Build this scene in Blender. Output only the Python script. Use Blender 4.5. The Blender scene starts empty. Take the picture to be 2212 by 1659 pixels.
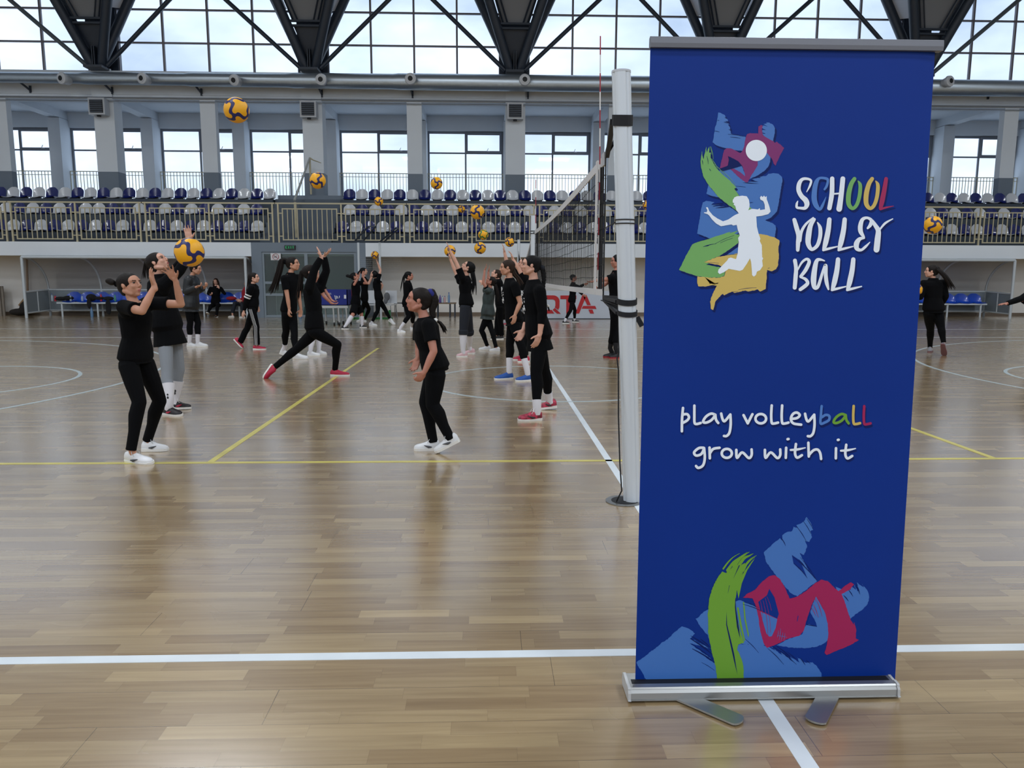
import bpy, math, random
import numpy as np
from mathutils import Vector, Matrix, noise
random.seed(7)
S = bpy.context.scene
COL = S.collection

# ---------------------------------------------------------------- camera
W, H = 2212, 1659
FPX = 1652.5
PITCH, YAW, ROLL = 0.142105, 0.033157, 0.002729
CAMZ = 1.4
_f = Vector((math.sin(YAW)*math.cos(PITCH), math.cos(YAW)*math.cos(PITCH), -math.sin(PITCH)))
_r0 = Vector((math.cos(YAW), -math.sin(YAW), 0)); _u0 = _r0.cross(_f)
_r = _r0*math.cos(ROLL) + _u0*math.sin(ROLL)
_u = -_r0*math.sin(ROLL) + _u0*math.cos(ROLL)
camd = bpy.data.cameras.new('camera'); cam = bpy.data.objects.new('camera', camd); COL.objects.link(cam)
camd.sensor_width = 36; camd.lens = 36*FPX/W; camd.clip_start = 0.05; camd.clip_end = 500
m3 = Matrix((_r, _u, -_f)).transposed()
cam.matrix_world = Matrix.Translation((0, 0, CAMZ)) @ m3.to_4x4()
S.camera = cam

def ray(px, py):
    return _f + _r*((px-W/2)/FPX) - _u*((py-H/2)/FPX)
def at(px, py, Y):
    "the point of the place seen at that pixel, Y metres out into the hall"
    d = ray(px, py); t = Y/d.y
    return Vector((t*d.x, Y, CAMZ+t*d.z))
def fl(px, py, z=0.0):
    d = ray(px, py); t = (z-CAMZ)/d.z
    return Vector((t*d.x, t*d.y, z))

# ---------------------------------------------------------------- sky and exposure
S.view_settings.view_transform = 'Standard'; S.view_settings.look = 'None'
S.view_settings.exposure = 0.06; S.view_settings.gamma = 1.0
S.view_settings.use_curve_mapping = False
S.cycles.max_bounces = 8; S.cycles.diffuse_bounces = 4; S.cycles.glossy_bounces = 4
S.cycles.transparent_max_bounces = 24; S.cycles.transmission_bounces = 4
S.cycles.sample_clamp_indirect = 6.0; S.cycles.caustics_reflective = False
S.cycles.use_denoising = True
wd = bpy.data.worlds.new('sky'); S.world = wd; wd.use_nodes = True
nt = wd.node_tree; N = nt.nodes; L = nt.links; N.clear()
tc = N.new('ShaderNodeTexCoord'); mp = N.new('ShaderNodeMapping'); mp.inputs['Scale'].default_value = (1.4, 1.4, 3.2)
mp.inputs['Location'].default_value = (0.35, 0.2, 0.1)
no = N.new('ShaderNodeTexNoise'); no.inputs['Scale'].default_value = 2.6; no.inputs['Detail'].default_value = 6; no.inputs['Roughness'].default_value = 0.52
cr = N.new('ShaderNodeValToRGB'); e = cr.color_ramp.elements
e[0].position = 0.36; e[0].color = (0.325, 0.38, 0.47, 1); e[1].position = 0.66; e[1].color = (0.66, 0.70, 0.75, 1)
bg = N.new('ShaderNodeBackground'); bg.inputs['Strength'].default_value = SKY = 2.15
wo = N.new('ShaderNodeOutputWorld')
L.new(tc.outputs['Generated'], mp.inputs['Vector']); L.new(mp.outputs['Vector'], no.inputs['Vector'])
L.new(no.outputs['Fac'], cr.inputs['Fac']); L.new(cr.outputs['Color'], bg.inputs['Color']); L.new(bg.outputs[0], wo.inputs[0])

# the hall's own high-bay light panels, out of frame above the courts
LAMP_W = 385.0
for _i, _x in enumerate((-18, -6, 6, 18)):
    for _j, _y in enumerate((-11, -3, 6, 15)):
        _l = bpy.data.lights.new('high_bay_light', 'AREA'); _l.shape = 'RECTANGLE'; _l.size = 2.6; _l.size_y = 1.6
        _l.energy = LAMP_W; _l.color = (0.90, 0.95, 1.0)
        _o = bpy.data.objects.new('high_bay_light', _l); COL.objects.link(_o); _o.location = (_x, _y, 11.55)

# ---------------------------------------------------------------- materials
def lin(c):
    return tuple(((v/255)/12.92 if v/255 <= 0.04045 else ((v/255+0.055)/1.055)**2.4) for v in c)
MATS = {}
def mat(name, rgb, rough=0.6, metal=0.0, spec=0.5, coat=0.0, bump=0.0, bscale=60, var=0.0, vscale=3.0, emit=None, estr=1.0):
    if name in MATS: return MATS[name]
    m = bpy.data.materials.new(name); m.use_nodes = True; t = m.node_tree
    b = t.nodes['Principled BSDF']
    c = lin(rgb)
    b.inputs['Base Color'].default_value = (*c, 1); b.inputs['Roughness'].default_value = rough
    b.inputs['Metallic'].default_value = metal; b.inputs['Specular IOR Level'].default_value = spec
    b.inputs['Coat Weight'].default_value = coat
    co = t.nodes.new('ShaderNodeTexCoord')
    if var > 0:
        n = t.nodes.new('ShaderNodeTexNoise'); n.inputs['Scale'].default_value = vscale; n.inputs['Detail'].default_value = 4
        r = t.nodes.new('ShaderNodeValToRGB'); q = r.color_ramp.elements
        q[0].position = .3; q[0].color = (*[v*(1-var) for v in c], 1); q[1].position = .7; q[1].color = (*[min(1, v*(1+var)) for v in c], 1)
        t.links.new(co.outputs['Object'], n.inputs['Vector']); t.links.new(n.outputs['Fac'], r.inputs['Fac']); t.links.new(r.outputs['Color'], b.inputs['Base Color'])
    if bump > 0:
        n = t.nodes.new('ShaderNodeTexNoise'); n.inputs['Scale'].default_value = bscale; n.inputs['Detail'].default_value = 3
        p = t.nodes.new('ShaderNodeBump'); p.inputs['Strength'].default_value = bump; p.inputs['Distance'].default_value = 0.01
        t.links.new(co.outputs['Object'], n.inputs['Vector']); t.links.new(n.outputs['Fac'], p.inputs['Height']); t.links.new(p.outputs[0], b.inputs['Normal'])
    if emit:
        b.inputs['Emission Color'].default_value = (*lin(emit), 1); b.inputs['Emission Strength'].default_value = estr
    MATS[name] = m
    return m
def thin_glass(name, tint=(0.90, 0.95, 1.0), gloss=0.05, rough=0.02):
    if name in MATS: return MATS[name]
    m = bpy.data.materials.new(name); m.use_nodes = True; t = m.node_tree; t.nodes.clear()
    tr = t.nodes.new('ShaderNodeBsdfTransparent'); tr.inputs[0].default_value = (*tint, 1)
    gl = t.nodes.new('ShaderNodeBsdfGlossy'); gl.inputs['Roughness'].default_value = rough
    mx = t.nodes.new('ShaderNodeMixShader'); mx.inputs[0].default_value = gloss
    o = t.nodes.new('ShaderNodeOutputMaterial')
    t.links.new(tr.outputs[0], mx.inputs[1]); t.links.new(gl.outputs[0], mx.inputs[2]); t.links.new(mx.outputs[0], o.inputs[0])
    MATS[name] = m
    return m

# ---------------------------------------------------------------- mesh helpers
def wloc(o):
    v = Vector((0, 0, 0))
    while o is not None:
        v = v + o.location; o = o.parent
    return v
PENDING = []
class MB:
    def __init__(s): s.v = []; s.f = []; s.mi = []; s.cur = 0
    def add(s, vs, fs):
        b = len(s.v); s.v += [tuple(v) for v in vs]; s.f += [tuple(i+b for i in f) for f in fs]; s.mi += [s.cur]*len(fs); return s
    def box(s, a, b):
        x0, x1 = sorted((a[0], b[0])); y0, y1 = sorted((a[1], b[1])); z0, z1 = sorted((a[2], b[2]))
        return s.add([(x0,y0,z0),(x1,y0,z0),(x1,y1,z0),(x0,y1,z0),(x0,y0,z1),(x1,y0,z1),(x1,y1,z1),(x0,y1,z1)],
                     [(0,3,2,1),(4,5,6,7),(0,1,5,4),(1,2,6,5),(2,3,7,6),(3,0,4,7)])
    def cbox(s, c, h, rot=None):
        vs = [Vector((i*h[0], j*h[1], k*h[2])) for k in (-1, 1) for i, j in ((-1,-1),(1,-1),(1,1),(-1,1))]
        if rot is not None: vs = [rot @ v for v in vs]
        return s.add([Vector(c)+v for v in vs], [(0,3,2,1),(4,5,6,7),(0,1,5,4),(1,2,6,5),(2,3,7,6),(3,0,4,7)])
    def bar(s, p, q, w, h=None):
        "square bar from p to q"
        p = Vector(p); q = Vector(q); h = h or w; d = q-p; L_ = d.length; d.normalize()
        up = Vector((0,0,1)) if abs(d.z) < .9 else Vector((0,1,0))
        x = d.cross(up).normalized(); z = x.cross(d)
        R_ = Matrix((x, d, z)).transposed()
        return s.cbox((p+q)/2, (w/2, L_/2, h/2), R_)
    def tube(s, pts, rs, n=10, closed_ends=True, flat=1.0, axis=None):
        pts = [Vector(p) for p in pts]
        if not hasattr(rs, '__len__'): rs = [rs]*len(pts)
        rings = []; prev = None
        for i, p in enumerate(pts):
            d = (pts[min(i+1, len(pts)-1)]-pts[max(i-1, 0)]).normalized()
            if prev is None:
                ref = axis if axis is not None else (Vector((0,0,1)) if abs(d.z) < .9 else Vector((0,1,0)))
                x = d.cross(ref)
                if x.length < 1e-4: x = d.cross(Vector((1,0,0)))
                x.normalize()
            else:
                x = prev-d*prev.dot(d)
                x = x.normalized() if x.length > 1e-5 else prev
            prev = x; y = d.cross(x)
            rings.append([p+(x*math.cos(2*math.pi*k/n)+y*math.sin(2*math.pi*k/n)*flat)*rs[i] for k in range(n)])
        return s.loft(rings, closed_ends)
    def loft(s, rings, cap=True):
        n = len(rings[0]); vs = [v for r in rings for v in r]; fs = []
        for i in range(len(rings)-1):
            for k in range(n):
                a = i*n+k; b = i*n+(k+1) % n
                fs.append((a, b, b+n, a+n))
        if cap:
            fs.append(tuple(reversed(range(n)))); fs.append(tuple(range((len(rings)-1)*n, len(rings)*n)))
        return s.add(vs, fs)
    def cap(s, p, r0, q, r1, n=12):
        "capsule with round ends"
        p = Vector(p); q = Vector(q); d = q-p
        if d.length < 1e-5: d = Vector((0,0,1e-4)); q = p+d
        d.normalize(); pts = []; rs = []
        for a in (-85, -60, -30): pts.append(p+d*r0*math.sin(math.radians(a))); rs.append(r0*math.cos(math.radians(a)))
        pts.append(p); rs.append(r0); pts.append(q); rs.append(r1)
        for a in (30, 60, 85): pts.append(q+d*r1*math.sin(math.radians(a))); rs.append(r1*math.cos(math.radians(a)))
        return s.tube(pts, rs, n)
    def ell(s, c, r, R_=None, n=14, m=10):
        c = Vector(c); vs = []; fs = []
        for i in range(1, m):
            th = math.pi*i/m
            for k in range(n):
                ph = 2*math.pi*k/n
                v = Vector((r[0]*math.sin(th)*math.cos(ph), r[1]*math.sin(th)*math.sin(ph), r[2]*math.cos(th)))
                vs.append(c+(R_ @ v if R_ is not None else v))
        for i in range(m-2):
            for k in range(n):
                a = i*n+k; b = i*n+(k+1) % n; fs.append((a, a+n, b+n, b))
        t = Vector((0,0,r[2])); T_ = R_ @ t if R_ is not None else t
        vs += [c+T_, c-T_]; T0 = len(vs)-2
        for k in range(n):
            fs.append((T0, k, (k+1) % n)); fs.append((T0+1, (m-2)*n+(k+1) % n, (m-2)*n+k))
        return s.add(vs, fs)
    def poly(s, pts):
        return s.add(pts, [tuple(range(len(pts)))])
    def prism(s, pts, off):
        "polygon extruded by the vector off"
        off = Vector(off); n = len(pts); pts = [Vector(p) for p in pts]
        vs = pts+[p+off for p in pts]
        fs = [tuple(range(n)), tuple(reversed(range(n, 2*n)))]+[(k, k+n, (k+1) % n+n, (k+1) % n) for k in range(n)]
        return s.add(vs, fs)
    def disc(s, c, nrm, r, n=20):
        c = Vector(c); nrm = Vector(nrm).normalized(); x = nrm.orthogonal().normalized(); y = nrm.cross(x)
        return s.poly([c+(x*math.cos(2*math.pi*k/n)+y*math.sin(2*math.pi*k/n))*r for k in range(n)])
    def build(s, name, m, parent=None, smooth=False, kind=None):
        me = bpy.data.meshes.new(name); base = wloc(parent) if parent else Vector((0,0,0))
        me.from_pydata([(v[0]-base.x, v[1]-base.y, v[2]-base.z) for v in s.v], [], s.f)
        ms = m if isinstance(m, (list, tuple)) else [m]
        for q in ms: me.materials.append(q)
        if len(ms) > 1: me.polygons.foreach_set('material_index', s.mi)
        me.update()
        if smooth:
            me.polygons.foreach_set('use_smooth', [True]*len(me.polygons))
            try: me.set_sharp_from_angle(angle=math.radians(50))
            except Exception: pass
        o = bpy.data.objects.new(name, me); COL.objects.link(o)
        if parent: o.parent = parent
        if kind: o['kind'] = kind
        return o
    def organic(s, name, m, parent, voxel, it=3, fac=0.5):
        "one continuous skin round all the overlapping shapes"
        o = s.build(name, m, parent)
        r = o.modifiers.new('r', 'REMESH'); r.mode = 'VOXEL'; r.voxel_size = voxel; r.use_smooth_shade = True
        if it:
            q = o.modifiers.new('s', 'SMOOTH'); q.factor = fac; q.iterations = it
        PENDING.append(o)
        return o
def settle():
    "make the modifiers real"
    bpy.context.view_layer.update()
    dg = bpy.context.evaluated_depsgraph_get()
    for o in PENDING:
        me = bpy.data.meshes.new_from_object(o.evaluated_get(dg)); me.name = o.name
        o.modifiers.clear(); o.data = me
    PENDING.clear()
def tag(o, label=None, cat=None, group=None, kind=None):
    if label: o['label'] = label
    if cat: o['category'] = cat
    if group: o['group'] = group
    if kind: o['kind'] = kind
    return o
def thing(name, label, cat, loc=(0,0,0), group=None):
    o = bpy.data.objects.new(name, None); COL.objects.link(o); o.location = loc; o.empty_display_size = .1
    return tag(o, label, cat, group)
def part_label(o, l): o['label'] = l; return o
def copy_tree(o, parent=None):
    c = o.copy(); COL.objects.link(c)
    if parent: c.parent = parent
    for ch in list(o.children): copy_tree(ch, c)
    return c
ORD = ['zeroth','first','second','third','fourth','fifth','sixth','seventh','eighth','ninth','tenth','eleventh','twelfth','thirteenth','fourteenth','fifteenth','sixteenth','seventeenth','eighteenth','nineteenth','twentieth']
TENS = {2:'twenty',3:'thirty',4:'forty',5:'fifty',6:'sixty'}
TENTH = {2:'twentieth',3:'thirtieth',4:'fortieth',5:'fiftieth',6:'sixtieth'}
def ordinal(n):
    if n <= 20: return ORD[n]
    a, b = divmod(n, 10)
    return TENTH[a] if b == 0 else TENS[a]+'-'+ORD[b]
# ================================================================ the hall
GX = [-21.10, -17.40, -13.71, -10.03, -6.30, -2.62, 1.06, 4.76, 8.46, 12.16, 15.86, 19.56, 23.26]     # column grid
GXB = None
TX = [-13.71, -6.25, 1.02, 8.46, 15.86]                                       # trusses
M_white = mat('white_plaster', (216, 223, 230), .8, bump=.05, bscale=90, var=.04, vscale=.6)
M_grey = mat('blue_grey_paint', (108, 120, 133), .6, var=.05, vscale=.7)
M_deck = mat('dark_grey_stand', (58, 68, 80), .7, var=.06)
M_warm = mat('recess_plaster', (232, 230, 226), .85, var=.03, vscale=.5)
M_dsteel = mat('dark_blue_steel', (34, 44, 58), .45, metal=.0, spec=.5)
M_lsteel = mat('grey_green_steel', (84, 94, 100), .5)
M_mull = mat('brown_grey_mullion', (112, 108, 114), .5)
M_alu = mat('grey_window_aluminium', (120, 126, 136), .45)
M_glass = thin_glass('window_glass')
M_skirt = mat('brown_baseboard', (112, 98, 84), .6)
M_duct = None

def wood_floor():
    m = bpy.data.materials.new('oak_parquet'); m.use_nodes = True; t = m.node_tree; n = t.nodes; l = t.links
    b = n['Principled BSDF']
    def M(op, a, b_=None, c=None):
        q = n.new('ShaderNodeMath'); q.operation = op
        for i, v in enumerate((a, b_, c)):
            if v is None: continue
            if isinstance(v, (int, float)): q.inputs[i].default_value = v
            else: l.new(v, q.inputs[i])
        return q.outputs[0]
    co = n.new('ShaderNodeTexCoord'); sp = n.new('ShaderNodeSeparateXYZ'); l.new(co.outputs['Object'], sp.inputs[0])
    X, Y = sp.outputs[0], sp.outputs[1]
    X = M('ADD', X, 60.0); Y = M('ADD', Y, 30.017)
    PW = 0.0685
    yr = M('DIVIDE', Y, PW); row = M('FLOOR', yr)
    wn = n.new('ShaderNodeTexWhiteNoise'); wn.noise_dimensions = '1D'; l.new(row, wn.inputs['W'])
    ln = M('ADD', .36, M('MULTIPLY', wn.outputs['Value'], .2))
    xs = M('DIVIDE', M('ADD', X, M('MULTIPLY', wn.outputs['Value'], 7.3)), ln); colm = M('FLOOR', xs)
    cv = n.new('ShaderNodeCombineXYZ'); l.new(colm, cv.inputs[0]); l.new(row, cv.inputs[1])
    w2 = n.new('ShaderNodeTexWhiteNoise'); w2.noise_dimensions = '2D'; l.new(cv.outputs[0], w2.inputs['Vector'])
    # grain
    gm = n.new('ShaderNodeCombineXYZ'); l.new(M('MULTIPLY', X, 2.2), gm.inputs[0]); l.new(M('MULTIPLY', Y, 42.0), gm.inputs[1]); l.new(M('MULTIPLY', w2.outputs['Value'], 50.0), gm.inputs[2])
    gn = n.new('ShaderNodeTexNoise'); gn.inputs['Scale'].default_value = 1.0; gn.inputs['Detail'].default_value = 5; gn.inputs['Distortion'].default_value = .6; l.new(gm.outputs[0], gn.inputs['Vector'])
    rp = n.new('ShaderNodeValToRGB'); q = rp.color_ramp.elements
    q[0].position = 0; q[0].color = (*lin((146, 123, 91)), 1); q[1].position = 1; q[1].color = (*lin((179, 156, 117)), 1)
    for p, c in ((.3, (155, 132, 98)), (.62, (161, 139, 104)), (.9, (168, 146, 109))):
        z = q.new(p); z.color = (*lin(c), 1)
    l.new(w2.outputs['Value'], rp.inputs['Fac'])
    mx = n.new('ShaderNodeMix'); mx.data_type = 'RGBA'; mx.blend_type = 'MULTIPLY'; mx.inputs[0].default_value = .6
    gr = n.new('ShaderNodeValToRGB'); g = gr.color_ramp.elements; g[0].position = .28; g[0].color = (.66, .6, .54, 1); g[1].position = .66; g[1].color = (1.08, 1.08, 1.08, 1)
    l.new(gn.outputs['Fac'], gr.inputs['Fac']); l.new(rp.outputs['Color'], mx.inputs[6]); l.new(gr.outputs['Color'], mx.inputs[7])
    # joints: thin between staves, darker round each three-stave board
    fy = M('FRACT', yr); fx = M('FRACT', xs)
    jy = M('LESS_THAN', fy, .012); jx = M('LESS_THAN', M('MULTIPLY', fx, ln), .0012)
    yb = M('DIVIDE', yr, 3.0); rb = M('FLOOR', yb); wb = n.new('ShaderNodeTexWhiteNoise'); wb.noise_dimensions = '1D'; l.new(rb, wb.inputs['W'])
    xb = M('DIVIDE', M('ADD', X, M('MULTIPLY', wb.outputs['Value'], 9.1)), 2.2)
    bx = M('LESS_THAN', M('FRACT', xb), .0011); by = M('LESS_THAN', M('FRACT', yb), .009)
    big = M('MAXIMUM', bx, by); sm = M('MAXIMUM', jy, jx)
    dk = M('MAXIMUM', M('MULTIPLY', sm, .28), M('MULTIPLY', big, .62))
    m2 = n.new('ShaderNodeMix'); m2.data_type = 'RGBA'; l.new(dk, m2.inputs[0]); l.new(mx.outputs[2], m2.inputs[6]); m2.inputs[7].default_value = (*lin((48, 34, 22)), 1)
    # scuffs
    sc = n.new('ShaderNodeTexNoise'); sc.inputs['Scale'].default_value = 9; sc.inputs['Detail'].default_value = 8; sc.inputs['Roughness'].default_value = .8; l.new(co.outputs['Object'], sc.inputs['Vector'])
    ss = M('MULTIPLY', M('GREATER_THAN', sc.outputs['Fac'], .735), .5)
    m3_ = n.new('ShaderNodeMix'); m3_.data_type = 'RGBA'; l.new(ss, m3_.inputs[0]); l.new(m2.outputs[2], m3_.inputs[6]); m3_.inputs[7].default_value = (*lin((60, 48, 38)), 1)
    l.new(m3_.outputs[2], b.inputs['Base Color'])
    rn = n.new('ShaderNodeTexNoise'); rn.inputs['Scale'].default_value = 1.3; l.new(co.outputs['Object'], rn.inputs['Vector'])
    ro = M('ADD', .21, M('MULTIPLY', rn.outputs['Fac'], .06)); ro = M('ADD', ro, M('MULTIPLY', w2.outputs['Value'], .05))
    l.new(ro, b.inputs['Roughness']); b.inputs['Specular IOR Level'].default_value = .6; b.inputs['Coat Weight'].default_value = 1.0; b.inputs['Coat Roughness'].default_value = .2; b.inputs['Coat IOR'].default_value = 1.95
    bp = n.new('ShaderNodeBump'); bp.inputs['Strength'].default_value = .12; bp.inputs['Distance'].default_value = .002
    l.new(M('SUBTRACT', M('MULTIPLY', gn.outputs['Fac'], .3), dk), bp.inputs['Height']); l.new(bp.outputs[0], b.inputs['Normal'])
    return m
M_floor = wood_floor()
XL, XR, YN, YF = -24.0, 27.0, -16.0, 25.0
b = MB(); b.box((XL, YN, -.2), (XR, 27.0, 0)); b.build('floor', M_floor, kind='structure')

# side walls and the near wall stand outside the frame and close the hall
b = MB(); b.box((XL-.3, YN, 0), (XL, 33, 13)); b.build('wall_left', M_white, kind='structure')
b = MB(); b.box((XR, YN, 0), (XR+.3, 33, 13)); b.build('wall_right', M_white, kind='structure')
b = MB(); b.box((XL, YN-.3, 0), (XR, YN, 4.4)); b.build('wall_near', M_white, kind='structure')
b = MB(); b.box((XL, YN-.3, 12.6), (XR, 29.6, 12.9)); b.build('ceiling', mat('roof_deck_grey', (150, 154, 160), .8), kind='structure')

# wall under the balcony: recess, door bay, fascia
DX0, DX1 = at(545, 600, 25).x, at(791, 600, 25).x
RB = 26.5
b = MB(); b.box((XL, RB, 0), (XR, RB+.2, 2.1)); b.build('wall_recess', M_warm, kind='structure')
b = MB(); b.box((XL, 25.2, 1.98), (XR, RB, 2.1)); b.build('ceiling_recess', M_warm, kind='structure')
b = MB(); b.box((XL, RB-.03, 0), (DX0, RB, .11)); b.build('baseboard_left', M_skirt, kind='structure')
b = MB(); b.box((DX1, RB-.03, 0), (XR, RB, .11)); b.build('baseboard_right', M_skirt, kind='structure')
ZF0, ZF1 = 1.955, 2.39
b = MB(); b.box((XL, 25, ZF0), (DX0, 25.22, ZF1)); b.build('trim_1', M_white, kind='structure')
b = MB(); b.box((DX1, 25, ZF0), (XR, 25.22, ZF1)); b.build('trim_2', M_white, kind='structure')
dl, dr, dt = at(567, 600, 25).x, at(770, 600, 25).x, at(600, 544, 25).z
b = MB(); b.box((DX0, 25, 0), (dl, RB, ZF1)); b.box((dr, 25, 0), (DX1, RB, ZF1)); b.box((dl, 25, dt), (dr, RB, ZF1)); b.build('wall_door_bay', M_grey, kind='structure')
# glazed door
b = MB(); w = .07
g = 25.03
dm = at(663, 600, 25).x
b.box((dl, g, 0), (dl+w, g+.08, dt)); b.box((dm-w, g, 0), (dm+w*.5, g+.08, dt)); b.box((dl, g+.004, dt-w), (dr, g+.076, dt-.002)); b.box((dr-w, g, 0), (dr, g+.08, dt))
for zz in (.045, .74, 1.12): b.box((dl+.01, g+.006, zz-.04), (dm, g+.07, zz+.04))
b.box((dm, g+.007, .003), (dr-.01, g+.07, .1))
d = b.build('door_1', mat('grey_door_frame', (120, 132, 142), .5), kind='structure')
b = MB(); b.box((dl+w, g+.03, .02), (dr-w, g+.04, dt-w)); b.build('door_glass', thin_glass('door_glass_green', (.62, .74, .72), .09, .05), d)
b = MB(); b.box((dl+.02, RB-.02, 0), (dr-.02, RB, dt)); b.build('wall_behind_door', mat('corridor_grey_green', (112, 124, 124), .8), kind='structure')
b = MB(); b.bar((dm-.16, g-.05, .95), (dm-.16, g-.05, 1.25), .025); b.box((dm-.17, g-.05, .97), (dm-.15, g, .99)); b.box((dm-.17, g-.05, 1.21), (dm-.15, g, 1.23)); b.build('door_handle', mat('brushed_metal', (150, 155, 160), .3, metal=1), d)

# stand: stepped tiers
TR = [(25.0, 2.41), (26.35, 3.02), (27.15, 3.66), (28.3, 4.05)]
SG0, SG1 = -7.5, -5.15                                      # stair opening
for nm, xa, xb_ in (('floor_stand_left', XL, SG0), ('floor_stand_right', SG1, XR)):
    b = MB()
    b.box((xa, 25.2, 2.2), (xb_, 28.6, 2.41)); b.box((xa, 26.15, 2.41), (xb_, 28.6, 2.74)); b.box((xa, 26.95, 2.74), (xb_, 28.6, 3.38)); b.box((xa, 27.75, 3.38), (xb_, 28.6, 3.98))
    b.build(nm, M_deck, kind='structure')
b = MB()
b.box((SG0, 25.2, 2.2), (SG1, 28.6, 2.41))
for k in range(9): b.box((SG0, 26.0+k*.26, 2.41+k*.18), (SG1, 28.6, 2.41+(k+1)*.18))
b.build('floor_stair', mat('stair_grey', (84, 94, 106), .7), kind='structure')
b = MB(); b.box((XL, 28.6, 2.2), (XR, 33.7, 4.06)); b.build('floor_gallery', M_grey, kind='structure')
b = MB(); b.box((SG0, 28.45, 3.6), (SG1, 28.6, 4.2)); b.build('wall_stair_head', M_grey, kind='structure')

# gallery columns, beam, soffit
ZB0, ZB1 = at(1000, 222, 29).z, at(1000, 161, 29).z
for i, x in enumerate(GX):
    big = i % 2 == 0 and i > 0
    hw = .36 if big else .27
    b = MB(); dd = .62 if big else .3; b.box((x-hw, 29.0, 4.06), (x+hw, 29.0+dd, 5.05)); b.build('wall_column_base', M_grey, kind='structure')
    b = MB(); b.box((x-hw, 29.0, 5.05), (x+hw, 29.0+dd, ZB0)); b.build('wall_column', M_white, kind='structure')
    if big:
        b = MB(); b.box((x-.36, 28.93, ZB0-.02), (x+.36, 29.0, ZB1+.04)); b.build('wall_pier', M_white, kind='structure')
b = MB(); b.box((XL, 29.0, ZB0), (XR, 29.55, ZB1)); b.build('wall_beam', M_white, kind='structure')
b = MB(); b.box((XL, 28.96, ZB0+.16), (XR, 29.0, ZB0+.2)); b.build('trim_3', M_white, kind='structure')
ZC = 7.98
b = MB(); b.box((XL, 29.55, ZC), (XR, 33.7, ZC+.2)); b.build('ceiling_gallery', M_white, kind='structure')
b = MB()
for x in GX: b.box((x-.32, 29.55, 7.66), (x+.12, 33.4, ZC))
b.build('ceiling_cross_beams', M_white, kind='structure')
# far window wall
ZW0, ZW1 = 4.06, 7.12
ZL = 7.64
b = MB(); b.box((XL, 33.4, 7.37), (XR, 33.7, ZC)); b.build('wall_lintel', M_white, kind='structure')
for x in GX:
    b = MB(); b.box((x-.1-.24, 32.7, ZW0), (x-.1+.24, 33.7, ZL)); b.build('wall_pilaster', M_white, kind='structure')
b = MB(); b.box((XL, 33.4, 4.06), (XR, 33.7, 4.2)); b.build('wall_sill', M_white, kind='structure')
wi = 0
for i in range(len(GX)-1):
    x0, x1 = GX[i]+.14, GX[i+1]-.34; wi += 1
    b = MB(); y = 33.5; xm = (x0+x1)/2; zt = 7.37; zb = 4.2; zm = at(1007, 331, 33.5).z; q = .05
    b.box((x0, y, zb), (x0+q*1.6, y+.07, zt)); b.box((x1-q*1.6, y, zb), (x1, y+.07, zt)); b.box((x0+.01, y+.004, zt-.1), (x1-.01, y+.066, zt-.002)); b.box((x0+.01, y+.004, zb+.002), (x1-.01, y+.066, zb+.06))
    b.box((xm-q*.7, y+.002, zb+.004), (xm+q*.7, y+.068, zt-.004)); b.box((x0+.01, y+.005, zm-.03), (x1-.01, y+.065, zm+.03))
    w_ = b.build('window_%d' % wi, M_alu, kind='structure')
    b = MB(); xa, xb_ = xm, x1-.08                      # opening sash
    b.box((xa, y-.05, zm), (xa+.09, y, zt-.06)); b.box((xb_-.09, y-.05, zm), (xb_, y, zt-.06)); b.box((xa+.01, y-.047, zm+.002), (xb_-.01, y-.002, zm+.09)); b.box((xa+.01, y-.047, zt-.15), (xb_-.01, y-.002, zt-.062))
    b.build('sash', M_alu, w_)
    b = MB(); b.box((xa+.9, y-.08, zm+.05), (xa+1.02, y-.05, zm+.08)); b.bar((xa+.9, y-.07, zm+.07), (xa+.96, y-.07, zm+.19), .02); b.build('handle', mat('white_handle', (200, 204, 210), .4), w_)
    b = MB(); b.box((x0+.05, y+.03, zb+.03), (x1-.05, y+.036, zt-.05)); b.build('pane', M_glass, w_)
# railing inside the windows, one run per bay
M_rail = mat('cream_rail_paint', (178, 170, 142), .45)
ri = 0
for i in range(len(GX)-1):
    x0, x1 = GX[i]+.14, GX[i+1]-.34; z1 = at(1007, 375, 33.2).z; ri += 1
    t_ = thing('window_railing', 'cream barred railing inside the %s gallery window from the left edge' % ordinal(i+1), 'railing', ((x0+x1)/2, 33.25, 4.06), 'railings inside the gallery windows')
    b = MB(); b.box((x0, 33.22, z1-.03), (x1, 33.26, z1)); b.box((x0, 33.22, z1-.17), (x1, 33.25, z1-.15)); b.box((x0, 33.22, 4.12), (x1, 33.25, 4.15)); b.build('rail', M_rail, t_)
    b = MB(); n_ = 24
    for k in range(n_+1):
        x = x0+.02+(x1-x0-.04)*k/n_; b.box((x-.01, 33.225, 4.06 if k % 6 == 0 else 4.12), (x+.01, 33.245, z1-.02))
    b.build('bars', M_rail, t_)
# ceiling lights of the gallery
for px, py in ((170, 228), (383, 232), (593, 235), (802, 237), (1005, 240), (1211, 241), (2038, 245), (2205, 247)):
    p = at(px, py, 30.2); p.z = ZC
    b = MB(); b.tube([(p.x, p.y, ZC-.07), (p.x, p.y, ZC)], .17, 20); o = b.build('ceiling_lamp', mat('lamp_white_plastic', (226, 228, 230), .4), smooth=True)
    o.location = (0, 0, 0)
    tag(o, 'round white ceiling lamp under the gallery soffit, %s counted from the left' % ordinal(1+[170,383,593,802,1005,1211,2038,2205].index(px)), 'lamp', 'gallery soffit lamps')
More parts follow.
